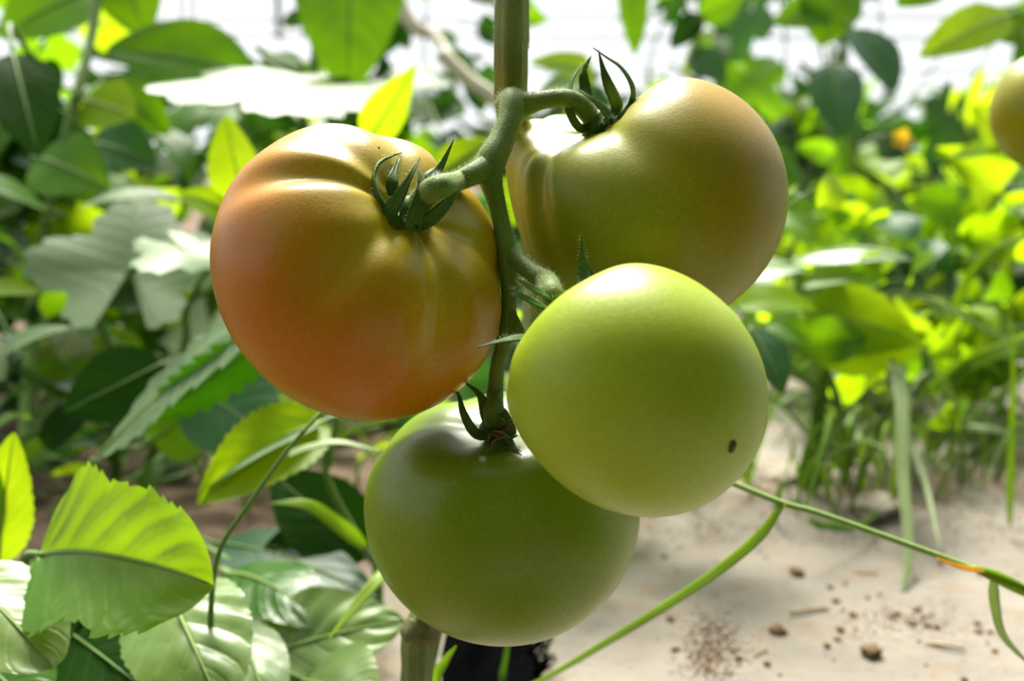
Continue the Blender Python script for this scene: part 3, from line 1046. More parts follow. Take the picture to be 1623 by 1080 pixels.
# grasses round the foot of the plant
g1, q1 = near_plant('grass_tuft', 'thin dark grass stalk leaning past the round weed leaf', P(330, 1100, .50), 'grass')
stem(g1, [q1 - Vector((0, 0, .01)), P(333, 1000, .43), P(346, 880, .425), P(395, 800, .42), P(455, 715, .415), P(508, 655, .42), P(530, 630, .43)],
     [.0013, .0013, .0011, .0010, .0009, .0008, .0005], 'vine_stem', 'stalk')
g2, q2 = near_plant('grass_tuft', 'few yellow-green grass blades standing round the tomato stem base', P(690, 1175, .46), 'grass')
g4, q4 = near_plant('grass_tuft', 'single bright grass blade arching out left from behind the lowest tomato', G(775, 1000), 'grass')
blade(g4, [q4 - Vector((0, 0, .005)), P(745, 930, .55), P(690, 875, .52), P(640, 880, .49), P(605, 914, .47), P(565, 960, .46), P(522, 1012, .45)], .0105, D(-.4, .5, .8), 'grass_yellow', keel=.2)
blade(g2, [q2, P(690, 1085, .44), P(705, 1050, .435), P(722, 1025, .43)], .0050, D(-.3, .2, .9), 'grass_yellow')
blade(g2, [q2 + Vector((.03, .02, 0)), P(796, 1075, .50), P(803, 1030, .49), P(812, 960, .48)], .0038, D(.3, .2, .9), 'grass')
blade(g2, [q2 + Vector((-.01, .02, 0)), P(690, 1020, .48), P(702, 985, .48), P(716, 930, .48)], .0045, D(.3, .2, .9), 'grass')

# leaning sedge with a long side blade, lower right
g3, q3 = near_plant('sedge', 'leaning jointed grass stalk crossing the lower right with one long drooping blade', (.015, .52), 'grass')
stem(g3, [q3 - Vector((0, 0, .01)), P(940, 830, .475), P(1030, 745, .452), P(1090, 742, .440), P(1150, 762, .43), P(1240, 798, .422), P(1300, 815, .42), P(1450, 868, .415), P(1560, 908, .41), P(1660, 945, .405)],
     [.0010, .0011, .0012, .0012, .0013, .0013, .0013, .0013, .0013, .0015], 'rib', 'stalk', 60)
mbn = MB()
tube(mbn, [P(1540, 900, .411), P(1575, 913, .410), P(1615, 932, .408), P(1660, 950, .405)], [.0013, .0024, .0026, .0022], 14, 10)
mbn.build('node', M['grass_yellow'], g3)
blade(g3, [P(1242, 797, .421), P(1205, 850, .425), P(1140, 905, .435), P(1050, 965, .45), P(960, 1020, .462), P(860, 1078, .475), P(800, 1100, .49)], .0048, D(-.4, .6, .75), 'grass_yellow', keel=.2)
blade(g3, [P(1575, 912, .41), P(1578, 960, .42), P(1592, 1010, .43), P(1640, 1062, .44)], .0042, D(-.6, .3, .8), 'grass_pale')
blade(g3, [P(1560, 906, .409), P(1520, 899, .409), P(1484, 884, .409)], .0022, D(0, .6, .8), 'petal', 'dry_leaf_tip')

# ------------------------------------------------------------------ black patch in place of a dark frayed hole, crumbs, straw
mb = MB()
rnd = random.Random(12)
b0 = [(700, 1120), (700, 1060), (706, 1018), (745, 1006), (800, 1008), (838, 1018), (846, 1045), (852, 1070), (862, 1120)]
cen = G(775, 1065, .010)
top, bot = [], []
for k, (x, y) in enumerate(b0):
    p = G(x, y)
    p.z = ground_z(p.x, p.y) + .006 + .003 * (k % 2)
    top.append(p)
    bot.append(p - Vector((0, 0, .012)))
V = [cen] + top + bot
m = len(b0)
Fc = [(0, 1 + k, 1 + (k + 1) % m) for k in range(m)] + [(1 + k, 1 + m + k, 1 + m + (k + 1) % m, 1 + (k + 1) % m) for k in range(m)]
sheet_o = empty('hole_patch', Vector((cen.x, cen.y, 0)), 'frayed black patch standing in for a hole in the ground sheet, under the lowest tomato', 'dark patch')
mb.add(V, Fc)
mb.build('sheet', M['black'], sheet_o, smooth=False)  # flat black patch painted for the dark inside a hole
mb = MB()
for k in range(34):
    t = k / 33
    y = 1008 + 95 * t
    x = 834 + 16 * t
    p = G(x + rnd.uniform(-8, 3), y)
    p.z = ground_z(p.x, p.y) + .006
    e = p + Vector((rnd.uniform(.006, .013), rnd.uniform(-.002, .012), rnd.uniform(.002, .010)))
    tube(mb, [p, p.lerp(e, .5) + Vector((0, 0, .001)), e], [.0009, .0008, .0002], 5, 4)
fr_o = mb.build('fringe', M['black'], sheet_o)
fr_o['kind'] = 'stuff'


def crumb_mesh(name, seed, mat):
    rnd = random.Random(seed)
    import bmesh
    bm = bmesh.new()
    bmesh.ops.create_icosphere(bm, subdivisions=2, radius=1)
    off = Vector((seed * 3.1, 1, 2))
    for v in bm.verts:
        v.co *= 1 + .45 * noise.noise(v.co * 1.4 + off) + .2 * noise.noise(v.co * 3.5 + off)
        v.co.z *= .75
    me = bpy.data.meshes.new(name)
    bm.to_mesh(me)
    bm.free()
    me.materials.append(M[mat])
    return me


crumbs = [crumb_mesh('soil_crumb', k, 'soil') for k in range(5)]


def put(name, me, p, s, label, cat, group=None, rz=0.0, sc=(1, 1, 1), tilt=0.0):
    o = bpy.data.objects.new(name, me)
    COL.objects.link(o)
    o.location = (p.x, p.y, ground_z(p.x, p.y) + s * sc[2] * .35)
    o.scale = (s * sc[0], s * sc[1], s * sc[2])
    o.rotation_euler = (tilt, 0, rz)
    return tag(o, label, cat, group)


put('soil_crumb', crumbs[0], G(1232, 1002), .0046, 'round dark soil crumb on the pale ground, nearest below the drooping blade', 'soil crumb', 'single soil crumbs')
put('soil_crumb', crumbs[1], G(1380, 1034), .0056, 'largest brown soil crumb on the pale ground at the lower right', 'soil crumb', 'single soil crumbs', .8)
put('soil_crumb', crumbs[2], G(1262, 915), .0048, 'dark soil crumb below the leaning grass stalk, beside a smaller one', 'soil crumb', 'single soil crumbs', .4)
rnd = random.Random(77)
for k in range(46):
    x, y = rnd.uniform(1020, 1623), rnd.uniform(880, 1076)
    if k % 3 == 0:
        x, y = rnd.gauss(1450, 60), rnd.gauss(975, 22)
    put('soil_crumb', crumbs[k % 5], G(x, y), rnd.uniform(.0008, .0024), 'tiny brown soil crumb scattered on the pale dusty ground', 'soil crumb', 'tiny soil crumbs', rnd.random() * 6)
# loose brown soil spilled on the sheet: nobody could count it
mb = MB()
for k in range(2200):
    if k % 5 < 3:
        x, y = rnd.gauss(1128, 26), rnd.gauss(1030, 30)
    elif k % 5 == 3:
        x, y = rnd.gauss(1430, 50), rnd.gauss(980, 16)
    else:
        x, y = rnd.uniform(1000, 1623), rnd.gauss(830, 22)
    p = G(x, min(y, 1120))
    r = rnd.uniform(.0003, .0012) * (1.6 if k % 5 == 4 else 1)
    z = ground_z(p.x, p.y)
    a = rnd.random() * 6
    V = [(p.x + r * math.cos(a + i * 2.094), p.y + r * math.sin(a + i * 2.094), z - r * .3) for i in range(3)] + [(p.x, p.y, z + r)]
    mb.add(V, [(0, 1, 3), (1, 2, 3), (2, 0, 3)])
so = mb.build('loose_soil', M['soil'], None, smooth=False)
tag(so, 'loose brown soil spilled in patches over the pale ground sheet', 'soil', kind='stuff')


def straw(px, py, L, ang, r, label):
    c = G(px, py)
    c.z = ground_z(c.x, c.y) + r
    u = Vector((math.cos(ang), math.sin(ang), .02))
    m = MB()
    tube(m, [c - u * L / 2, c + Vector((0, 0, .0006)), c + u * L / 2], [r, r, r * .8], 10, 7, flat=.6)
    o = m.build('straw_piece', M['straw'], None, base=c)
    tag(o, label, 'straw', 'straw bits on the ground')


straw(1283, 975, .024, .18, .0012, 'longest pale straw piece lying on the ground, above the others')
straw(1498, 1024, .020, -.35, .0012, 'pale straw piece on the ground near the lower right corner')
straw(1205, 1040, .012, .7, .0007, 'short thin straw piece beside the spilled brown soil patch')
straw(1370, 905, .016, -.2, .0008, 'thin straw piece on the ground right behind the leaning grass stalk')

stones = [crumb_mesh('stone', 20 + k, 'stone') for k in range(4)]
put('stone', stones[0], G(1497, 690), .026, 'pale blocky stone among the grass at the right', 'stone', 'pale stones behind the grass', .3, (1.0, .8, 1.15))
put('stone', stones[1], G(1262, 775), .020, 'flat pale stone beside the pale green tomato edge', 'stone', 'pale stones behind the grass', .2, (1.5, .9, .55))
put('stone', stones[2], G(1390, 812), .017, 'grey stone lying in front of the grass tuft', 'stone', 'pale stones behind the grass', 1.0, (1.4, 1, .6))
put('stone', stones[3], G(1350, 640), .030, 'pale stone half hidden at the back of the grass tuft', 'stone', 'pale stones behind the grass', .5, (1.2, 1, .7))

# ------------------------------------------------------------------ middle distance, left: weeds and cucumber vines
d1v, rd = near_plant('dandelion_weed', 'weed with one long pale toothed leaf pointing up behind the orange tomato', P(120, 900, .66))
stem(d1v, [rd - Vector((0, 0, .01)), rd + Vector((0, 0, .02)), P(150, 730, .60)], [.004, .003, .0024])
hero_leaf(d1v, 'toothed', P(150, 730, .60), P(440, 490, .53), .050, D(-.50, .62, .60), 'pale', None, .002, nt=90, ns=14, fold=.05, arch=.03, wave=.02, seed=51)
hero_leaf(d1v, 'toothed', P(230, 665, .585), P(450, 520, .535), .034, D(.45, -.15, .88), 'dark', None, .0014, nt=90, ns=14, fold=.1, arch=.03, wave=.03, seed=52)  # dark second leaf painted for the shaded lower half of the toothed leaf
hero_leaf(d1v, 'ovate', P(260, 575, .64), P(100, 655, .62), .05, D(.0, .3, .9), 'dark', P(200, 680, .64), .0016, nt=24, ns=10, seed=53)
hero_leaf(d1v, 'ovate', P(300, 610, .66), P(452, 705, .63), .06, D(.1, .4, .9), 'teal', P(200, 690, .64), .0016, nt=24, ns=10, quilt=.02, seed=54)
hero_leaf(d1v, 'ovate', P(240, 700, .66), P(330, 640, .66), .05, D(.1, .4, .9), 'mid', P(190, 710, .64), .0016, nt=24, ns=10, quilt=.02, seed=55)

v1, rv1 = near_plant('cucumber_vine', 'vine with a big pale lobed leaf spread flat left of the orange tomato', P(180, 760, .82))
stem(v1, [rv1 - Vector((0, 0, .01)), P(185, 600, .80), P(160, 520, .79), P(150, 490, .78), P(190, 455, .76), P(205, 430, .76)], [.005, .0045, .004, .004, .003, .0024])
hero_leaf(v1, 'palm', P(205, 428, .76), P(222, 318, .80), .135, D(.03, .90, .42), 'pale', None, .002, wave=.05, curl=.06, arch=.05, seed=61)
hero_leaf(v1, 'palm', P(290, 395, .72), P(352, 425, .68), .07, D(.1, .85, .5), 'pale', P(205, 430, .76), .002, wave=.06, curl=.1, seed=62)
hero_leaf(v1, 'ovate', P(-30, 458, .72), P(63, 466, .70), .017, D(.1, .6, .8), 'yellow', None, .0015, fold=.25, arch=.05, seed=63)
hero_leaf(v1, 'ovate', P(-30, 600, .70), P(112, 520, .70), .026, D(-.1, .85, .5), 'pale', None, .0015, fold=.2, arch=.12, seed=64)
hero_leaf(v1, 'ovate', P(-50, 540, .66), P(8, 605, .64), .026, D(-.1, .85, .5), 'pale', None, .0015, fold=.2, arch=.12, seed=65)
hero_leaf(v1, 'ovate', P(292, 322, .85), P(128, 330, .83), .05, D(-.05, .95, .32), 'pale', P(300, 420, .84), .0018, fold=.1, arch=.1, seed=66)
hero_leaf(v1, 'serrate', P(395, 335, .72), P(358, 182, .71), .042, D(-.25, .15, .95), 'yellow', P(300, 480, .76), .0018, nt=40, ns=16, fold=.2, arch=.06, quilt=.03, nv=8, seed=67)
hero_leaf(v1, 'ovate', P(372, 338, .72), P(283, 308, .71), .026, D(-.1, .5, .85), 'yellow', P(300, 480, .76), .0018, fold=.2, arch=.06, quilt=.02, seed=68)
stem(v1, [rv1 + Vector((.02, 0, 0)), P(290, 560, .78), P(300, 480, .76), P(380, 345, .725)], [.004, .0032, .0026, .0016])

v2, rv2 = near_plant('cucumber_vine', 'tall vine with large hanging leaves against the white sky, upper left', G(420, 640) * .5 + G(430, 660) * .5)
top2 = P(470, -140, 1.05)
stem(v2, [rv2 - Vector((0, 0, .01)), P(455, 420, 1.0), P(480, 190, 1.0), P(500, 60, 1.02), top2], [.006, .0055, .005, .0045, .004])
hero_leaf(v2, 'heart', P(555, -60, 1.0), P(552, 152, .96), .112, D(.10, .12, .98), 'mid', P(500, 20, 1.02), .0025, nt=36, ns=14, fold=.08, arch=.04, quilt=.015, seed=71)
hero_leaf(v2, 'palm', P(455, 135, .92), P(235, 150, .86), .17, D(.0, .84, .48), 'pale', P(480, 200, 1.0), .0025, wave=.05, curl=.08, arch=.04, seed=72)
hero_leaf(v2, 'ovate', P(405, 118, .97), P(168, 78, .93), .085, D(.05, .40, .90), 'mid', P(480, 160, 1.0), .0025, nt=30, ns=12, fold=.1, arch=.05, seed=73)
hero_leaf(v2, 'ovate', P(490, 175, 1.05), P(605, 172, 1.02), .075, D(0, .80, .55), 'pale', P(480, 200, 1.0), .0025, fold=.1, arch=.1, seed=74)
hero_leaf(v2, 'ovate', P(420, 90, 1.05), P(490, 150, 1.02), .04, D(.1, .4, .9), 'mid', P(480, 110, 1.0), .0025, fold=.1, arch=.1, seed=75)
hero_leaf(v2, 'lance', P(582, 225, .72), P(662, 100, .70), .030, D(.25, .25, .93), 'yellow', None, .002, nt=30, ns=12, fold=.15, arch=.04, quilt=.02, nv=9, seed=76)
hero_leaf(v2, 'ovate', P(690, 285, .70), P(775, 222, .70), .030, D(.0, .45, .9), 'yellow', None, .002, fold=.15, arch=.04, quilt=.02, seed=77)
stem(v2, [P(470, 330, 1.0), P(560, 300, .82), P(582, 222, .72)], [.003, .0026, .002])
stem(v2, [P(465, 350, 1.0), P(600, 330, .82), P(692, 284, .70)], [.003, .0026, .0016])

v3, rv3 = near_plant('cucumber_vine', 'tall vine at the upper left corner with a dark drooping leaf', G(30, 800))
stem(v3, [rv3 - Vector((0, 0, .01)), P(60, 430, .9), P(110, 200, .9), P(150, 30, .95), P(170, -150, 1.0)], [.006, .0055, .005, .0045, .004])
hero_leaf(v3, 'ovate', P(20, 85, .78), P(62, 250, .74), .052, D(.35, .05, .95), 'dark', P(100, 170, .9), .0025, nt=26, ns=12, fold=.12, arch=.05, seed=81)
hero_leaf(v3, 'ovate', P(150, -20, .98), P(0, 62, .94), .075, D(.0, .25, .95), 'mid', P(150, 20, .95), .0025, fold=.1, arch=.05, seed=82)
hero_leaf(v3, 'ovate', P(190, -70, 1.0), P(232, 62, .98), .065, D(.0, .2, .95), 'mid', P(160, -20, .95), .0025, fold=.1, arch=.05, seed=83)
hero_leaf(v3, 'ovate', P(135, 160, .92), P(215, 185, .90), .055, D(.0, .35, .9), 'yellow', P(115, 190, .9), .0025, fold=.1, arch=.05, seed=84)
hero_leaf(v3, 'ovate', P(60, 250, .90), P(175, 300, .86), .065, D(-.1, .4, .9), 'mid', P(85, 300, .9), .0025, fold=.1, arch=.08, seed=85)
hero_leaf(v3, 'ovate', P(70, 330, .85), P(-40, 290, .80), .04, D(-.1, .6, .8), 'mid', P(75, 350, .9), .0025, fold=.1, arch=.08, seed=86)
hero_leaf(v3, 'ovate', P(140, 225, .95), P(250, 262, .92), .06, D(-.1, .45, .9), 'teal', P(105, 230, .9), .0025, fold=.1, arch=.08, seed=87)
hero_leaf(v3, 'ovate', P(100, 140, .95), P(40, 130, .95), .05, D(-.1, .3, .9), 'dark', P(118, 150, .9), .0025, fold=.1, arch=.08, seed=88)
hero_leaf(v3, 'ovate', P(170, 130, 1.0), P(270, 215, .98), .05, D(-.1, .4, .9), 'mid', P(118, 160, .9), .0025, fold=.1, arch=.08, seed=89)

# ------------------------------------------------------------------ random leaves for the thickets: shared leaf meshes
PROTO = {}


def proto(kind, k, mat):
    key = (kind, k, mat)
    if key in PROTO:
        return PROTO[key]
    rnd = random.Random(k * 7 + len(kind))
    W = {'ovate': .62, 'serrate': .52, 'palm': 1.05, 'lance': .30, 'heart': .8, 'round': .75}[kind]
    V, Fc, U = leaf_geo(kind, W, 1, nt=14, ns=8, fold=rnd.uniform(.02, .35), arch=rnd.uniform(.02, .12), quilt=.02, wave=rnd.uniform(.01, .05),
                        curl=rnd.uniform(-.05, .08) if kind != 'palm' else .12, twist=rnd.uniform(-.4, .4), bend=rnd.uniform(0, .25), seed=k)
    m = MB()
    m.add(V, Fc, U)
    tube(m, [Vector((0, 0, 0)), Vector((-.2, 0, -.03)), Vector((-.4, 0, -.12))], [.014, .016, .02], 6, 5, mi=1)
    PROTO[key] = m.mesh('leaf', [M[mat], M['vine_stem']])
    return PROTO[key]


# pieces of open sky that stay open in the row of vines behind
OPEN = [(838, 0, 1015, 165, 1.0), (305, -30, 465, 85, 1.0), (455, 70, 545, 150, 1.0), (1180, 5, 1310, 150, 1.0), (1340, -20, 1495, 135, 1.0),
        (1365, 125, 1495, 205, .9), (1485, 45, 1615, 150, .85), (100, 35, 210, 170, .9), (655, 105, 745, 195, .5), (1025, -10, 1095, 105, .8)]


def thicket_plant(name, label, root, pts, nleaf, size, kinds, mats, seed, rad=.05, group=None, cat='plant', up=.6, r0=.005, glow=0.0, hang=0.0, respect=True, lo=.12, stems=1, face=.25):
    """stem(s) with many single leaves; every leaf is an object sharing one of a few meshes"""
    rnd = random.Random(seed)
    o, r = near_plant(name, label, root, cat, group)
    total = 0
    for si in range(stems):
        dev = Vector((rnd.gauss(0, 1), rnd.gauss(0, 1), 0)) * rad * (1.2 if stems > 1 else 0)
        P3 = [r - Vector((0, 0, .01))] + [Vector(p) + dev * (k + 1) / len(pts) for k, p in enumerate(pts)]
        m = MB()
        c, rr = tube(m, P3, [r0 * (1 - .7 * k / len(pts)) for k in range(len(P3))], 26, 6)
        m.build('stem', M['vine_stem'], o)
        for k in range(nleaf // stems):
            t = lo + (1 - lo) * rnd.random()
            x = t * 24.99
            p = Vector(c[int(x)]).lerp(Vector(c[int(x) + 1 if x < 25 else 25]), x % 1)
            a = rnd.random() * 2 * math.pi
            out = Vector((math.cos(a), math.sin(a), rnd.uniform(-.2, .5) - hang)).normalized()
            L = size * rnd.uniform(.65, 1.2)
            base = p + out * rnd.uniform(.3, 1.0) * rad + out * L * .3
            tip = (out + Vector((0, 0, -hang * rnd.random() * 1.5)) + Vector((rnd.gauss(0, .3), rnd.gauss(0, .3), rnd.gauss(0, .3)))).normalized()
            n = (Vector((0, 0, up)) + Vector((rnd.gauss(0, .35), rnd.gauss(0, .35), rnd.gauss(0, .2))) + Vector((0, -face, .05))).normalized()
            if rnd.random() < glow:
                n = Vector((rnd.gauss(.1, .3), -1, rnd.gauss(.1, .15))).normalized()
            if abs(n.dot(tip)) > .9:
                n = (n + Vector((.7, -.7, 0))).normalized()
            ctr = base + tip * L * .5
            if (ctr - CAM).dot(FWD) < .44 and abs(ctr.x) < .34:
                continue
            px, py, dd = to_px(ctr)
            if respect and any(x0 < px < x1 and y0 < py < y1 and rnd.random() < pr for x0, y0, x1, y1, pr in OPEN):
                continue
            kind = rnd.choice(kinds)
            mat = rnd.choices([q[0] for q in mats], [q[1] for q in mats])[0]
            R, _ = frame(base, base + tip, n)
            leaf = bpy.data.objects.new('leaf', proto(kind, rnd.randrange(3), mat))
            COL.objects.link(leaf)
            leaf.parent = o
            w = L * rnd.uniform(.85, 1.15)
            leaf.matrix_local = Matrix.Translation(base - r) @ R.to_4x4() @ Matrix.Diagonal((L, w, L, 1))
            total += 1
    return o


def added_shade_vine(k, x, y):  # unseen vine added to block light from behind the viewpoint
    rnd = random.Random(900 + k)
    o, r = near_plant('cucumber_vine', 'unseen tall vine added behind the viewpoint to shade the fruit fronts', (x, y), 'plant', 'added shade vines behind the viewpoint')
    pts = [Vector((x + rnd.gauss(0, .03), y + rnd.gauss(0, .03), z)) for z in (.0, .6, 1.2, 1.8, 2.4)]
    m = MB()
    tube(m, pts, [.008] * 5, 20, 6)
    m.build('stem', M['vine_stem'], o)
    for j in range(140):
        z = rnd.uniform(.05, 2.45)
        a = rnd.random() * 6.283
        out = Vector((math.cos(a), math.sin(a), -.3)).normalized()
        base = Vector((x, y, z)) + out * .12
        L = rnd.uniform(.14, .22)
        n = Vector((rnd.gauss(0, .5), .8 + rnd.gauss(0, .4), .6))
        R, _ = frame(base, base + (out + Vector((rnd.gauss(0, .3), 0, -.5))).normalized(), n.normalized())
        leaf = bpy.data.objects.new('leaf', proto(rnd.choice(('palm', 'heart')), rnd.randrange(3), 'dark'))  # leaves coloured dark so the added row throws little light back
        COL.objects.link(leaf)
        leaf.parent = o
        leaf.matrix_local = Matrix.Translation(base - r) @ R.to_4x4() @ Matrix.Diagonal((L, L, L, 1))


def lerp3(a, b, t):
    return Vector(a).lerp(Vector(b), t)


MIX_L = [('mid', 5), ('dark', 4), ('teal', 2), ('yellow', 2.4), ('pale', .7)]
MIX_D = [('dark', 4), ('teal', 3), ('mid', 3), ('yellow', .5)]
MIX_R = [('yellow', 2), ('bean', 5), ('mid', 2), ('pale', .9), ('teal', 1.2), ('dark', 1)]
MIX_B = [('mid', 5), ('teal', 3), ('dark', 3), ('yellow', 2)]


def climb(px, depth, topy, seed, lean=0.0):
    """stem way points of a climbing plant standing at picture column px"""
    rnd = random.Random(seed)
    root = P(px, 540, depth)
    root.z = 0
    topz = P(px, topy, depth).z
    return root, [Vector((root.x + rnd.gauss(0, .04) + lean * t, root.y + rnd.gauss(0, .04), topz * t)) for t in (.2, .45, .7, 1.0)]


left_specs = [
    # px, depth, top y, leaves, size, mix, label
    (-60, 1.05, 60, 46, .085, MIX_L, 'leafy vine rising along the left picture edge'),
    (110, 1.25, 30, 54, .09, MIX_L, 'leafy vine behind the dark drooping leaf at the left'),
    (260, 1.15, 170, 52, .085, MIX_L, 'leafy vine behind the flat pale lobed leaf'),
    (390, 1.4, 60, 50, .085, MIX_L, 'leafy vine behind the upright yellow leaf, left of the orange tomato'),
    (560, 1.5, 20, 54, .085, MIX_B, 'leafy vine directly behind the orange tomato'),
    (700, 1.6, -40, 100, .075, MIX_D, 'vine with sky gaps seen between orange tomato and main stem'),
    (860, 2.0, 190, 34, .08, MIX_B, 'low vine behind the olive tomato'),
    (-330, 1.2, 40, 50, .09, MIX_D, 'leafy vine standing out past the left picture edge'),
    (-700, 1.3, 40, 50, .09, MIX_D, 'leafy vine farthest out past the left picture edge'),
]
for k, (px, dp, ty, nl, sz, mx, lb) in enumerate(left_specs):
    rt, pts = climb(px, dp, ty, 100 + k)
    thicket_plant('cucumber_vine', lb, rt, pts, nl, sz, ['ovate', 'palm', 'heart', 'serrate'], mx, 200 + k, rad=.10, group='vines in the left row', hang=.35, up=.5, lo=.03, glow=.35)

weeds_left = [
    (40, .80, 500, 30, .05, MIX_D, 'low dark weed at the left edge under the pale arching leaf'),
    (130, .95, 470, 34, .06, MIX_D, 'low dark weed behind the long toothed leaf'),
    (290, .90, 560, 34, .055, MIX_L, 'low weed below the orange tomato, left of its lowest point'),
    (420, .95, 600, 32, .055, MIX_D, 'low dark weed below the orange tomato behind the folded yellow leaf'),
    (560, 1.05, 600, 30, .05, MIX_L, 'low weed seen between the orange and lowest tomatoes'),
    (690, 1.2, 520, 34, .06, MIX_L, 'low weed behind the lowest tomato'),
    (200, .70, 720, 22, .045, MIX_D, 'small dark weed just behind the half sunlit round leaf'),
    (60, .66, 740, 20, .045, MIX_D, 'small dark weed behind the bright leaf on the left edge'),
]
for k, (px, dp, ty, nl, sz, mx, lb) in enumerate(weeds_left):
    rt, pts = climb(px, dp, ty, 300 + k)
    thicket_plant('low_weed', lb, rt, pts, nl, sz, ['ovate', 'serrate', 'lance'], mx, 400 + k, rad=.055, group='low weeds on the left', stems=2, r0=.003, up=.5)

MIX_Y = [('yellow', 3.5), ('bean', 5), ('mid', 1.6), ('pale', .5), ('teal', .6), ('dark', .8)]
right_bush = [
    (1300, 1.10, 400, 34, .060, MIX_Y, 'bright bean plant beside the olive tomato, pale sheen on its top leaves'),
    (1400, 1.1, 400, 44, .060, MIX_Y, 'bright bean plant behind the arching grass blade'),
    (1480, 1.2, 290, 60, .070, MIX_Y, 'tall yellow bean plant right of the dark gap'),
    (1590, 1.05, 250, 60, .070, MIX_Y, 'tall yellow bean plant below the blurred tomato at the edge'),
    (1690, 1.0, 330, 44, .065, MIX_Y, 'bean plant leaning in from the right picture edge'),
    (1230, 1.45, 455, 30, .055, MIX_R, 'bean plant mostly hidden behind the two right tomatoes'),
    (1540, .92, 420, 44, .055, MIX_Y, 'low bean plant in front of the tall yellow ones at the right'),
    (915, .84, 290, 60, .055, MIX_R, 'bean plant added to shade the ground, hidden behind the olive and pale green tomatoes'),  # hidden plant added to cast shade on the ground sheet
    (1340, 1.7, 330, 40, .055, MIX_D, 'dull green bean plant in front of the dark gap'),
    (1440, 1.5, 260, 50, .065, MIX_Y, 'bean plant at the back under the hanging teal leaf'),
]
for k, (px, dp, ty, nl, sz, mx, lb) in enumerate(right_bush):
    rt, pts = climb(px, dp, ty, 500 + k)
    thicket_plant('bean_plant', lb, rt, pts, nl, sz, ['ovate', 'ovate', 'serrate', 'heart'], mx, 600 + k, rad=.075, group='bean plants in the right row', stems=3, r0=.003, up=.6, lo=.2, face=.3, glow=.55)

back_vines = [
    (1040, 2.3, -60, 60, .10), (1120, 2.0, -80, 66, .09), (1190, 2.6, -60, 66, .10), (1270, 2.3, -60, 60, .10), (1345, 2.8, 60, 60, .11),
    (1450, 2.5, 100, 60, .10), (1540, 2.2, 40, 60, .10), (1640, 2.6, -60, 60, .11), (960, 2.8, 150, 50, .10), (1400, 3.4, 160, 60, .13), (1570, 3.3, 140, 60, .13), (1230, 3.4, 140, 60, .13),
]
bl = ['far vine right of the open sky, its leaves dangling beside it', 'far vine above the crest of the olive tomato', 'far vine rising behind the right shoulder of the olive tomato',
      'far vine with white gaps left of the hanging teal leaf', 'far vine behind the hanging teal leaf', 'far vine right of the dark hanging leaf, below bright sky',
      'far vine with a yellow-green top leaf at the upper right', 'far vine at the upper right corner above the blurred tomato', 'far low vine hidden behind the olive tomato calyx',
      'farthest vine behind the dark gap, right of centre', 'farthest vine behind the tall yellow bean plants', 'farthest vine behind the rim of the olive tomato']
for k, (px, dp, ty, nl, sz) in enumerate(back_vines):
    rt, pts = climb(px, dp, ty, 700 + k)
    thicket_plant('cucumber_vine', bl[k], rt, pts, nl, sz, ['ovate', 'palm', 'heart'], MIX_D if k in (2, 3, 5, 9, 11) else MIX_B, 800 + k, rad=.13, group='vines in the right row', hang=.4, up=.45, lo=.03, r0=.007, glow=.4)

# single hanging leaves and shoots in the right row that stand out against the sky
v6, rv6 = near_plant('cucumber_vine', 'vine with a dark and a teal leaf hanging side by side against the sky', P(1345, 540, 1.3))
stem(v6, [rv6 - Vector((0, 0, .01)), P(1375, 420, 1.3), P(1350, 200, 1.28), P(1335, 60, 1.27), P(1330, -120, 1.27)], [.006, .0055, .005, .0045, .004])
hero_leaf(v6, 'ovate', P(1352, 45, 1.22), P(1416, 150, 1.18), .068, D(.35, .15, .92), 'teal', P(1335, 50, 1.27), .0022, fold=.2, arch=.05, seed=91)
hero_leaf(v6, 'ovate', P(1318, 100, 1.2), P(1335, 222, 1.16), .062, D(-.25, .25, .92), 'teal', P(1340, 110, 1.27), .0022, fold=.25, arch=.05, seed=92)
hero_leaf(v6, 'ovate', P(1325, -30, 1.25), P(1300, 75, 1.23), .075, D(-.1, .2, .95), 'mid', P(1333, -10, 1.27), .0022, fold=.1, arch=.05, seed=93)
hero_leaf(v6, 'ovate', P(1322, 10, 1.25), P(1225, 40, 1.23), .05, D(-.1, .3, .95), 'mid', P(1333, 20, 1.27), .0022, fold=.1, arch=.05, seed=94)
fl = MB()
fc = P(1427, 222, 1.3)
for k in range(5):
    a = k * 1.2566
    e = fc + (RIGHT * math.cos(a) + UP * math.sin(a)) * .014 - FWD * .008
    R, L = frame(fc, e, -FWD + UP * .3)
    V, Fq, U = leaf_geo('ovate', .012, L, nt=8, ns=4)
    fl.add([fc + R @ Vector(v) for v in V], Fq, U)
fl.build('blossom', M['petal'], v6)
stem(v6, [P(1355, 235, 1.285), P(1400, 215, 1.29), fc], [.002, .0016, .0014])

v7, rv7 = near_plant('cucumber_vine', 'vine reaching in at the upper right with a bright rounded leaf', P(1640, 540, 1.25))
stem(v7, [rv7 - Vector((0, 0, .01)), P(1650, 380, 1.25), P(1640, 160, 1.22), P(1650, 30, 1.2), P(1660, -100, 1.2)], [.006, .0055, .005, .0045, .004])
hero_leaf(v7, 'ovate', P(1600, 22, 1.15), P(1455, 92, 1.1), .055, D(-.1, .25, .95), 'yellow', P(1648, 40, 1.2), .0022, fold=.1, arch=.05, seed=101)
hero_leaf(v7, 'ovate', P(1560, 20, 1.18), P(1640, 75, 1.15), .05, D(-.1, .25, .95), 'mid', P(1648, 40, 1.2), .0022, fold=.1, arch=.05, seed=102)
hero_leaf(v7, 'ovate', P(1610, 245, .98), P(1538, 168, .95), .042, D(-.2, .2, .95), 'yellow', P(1640, 260, 1.2), .0022, fold=.15, arch=.05, seed=103)
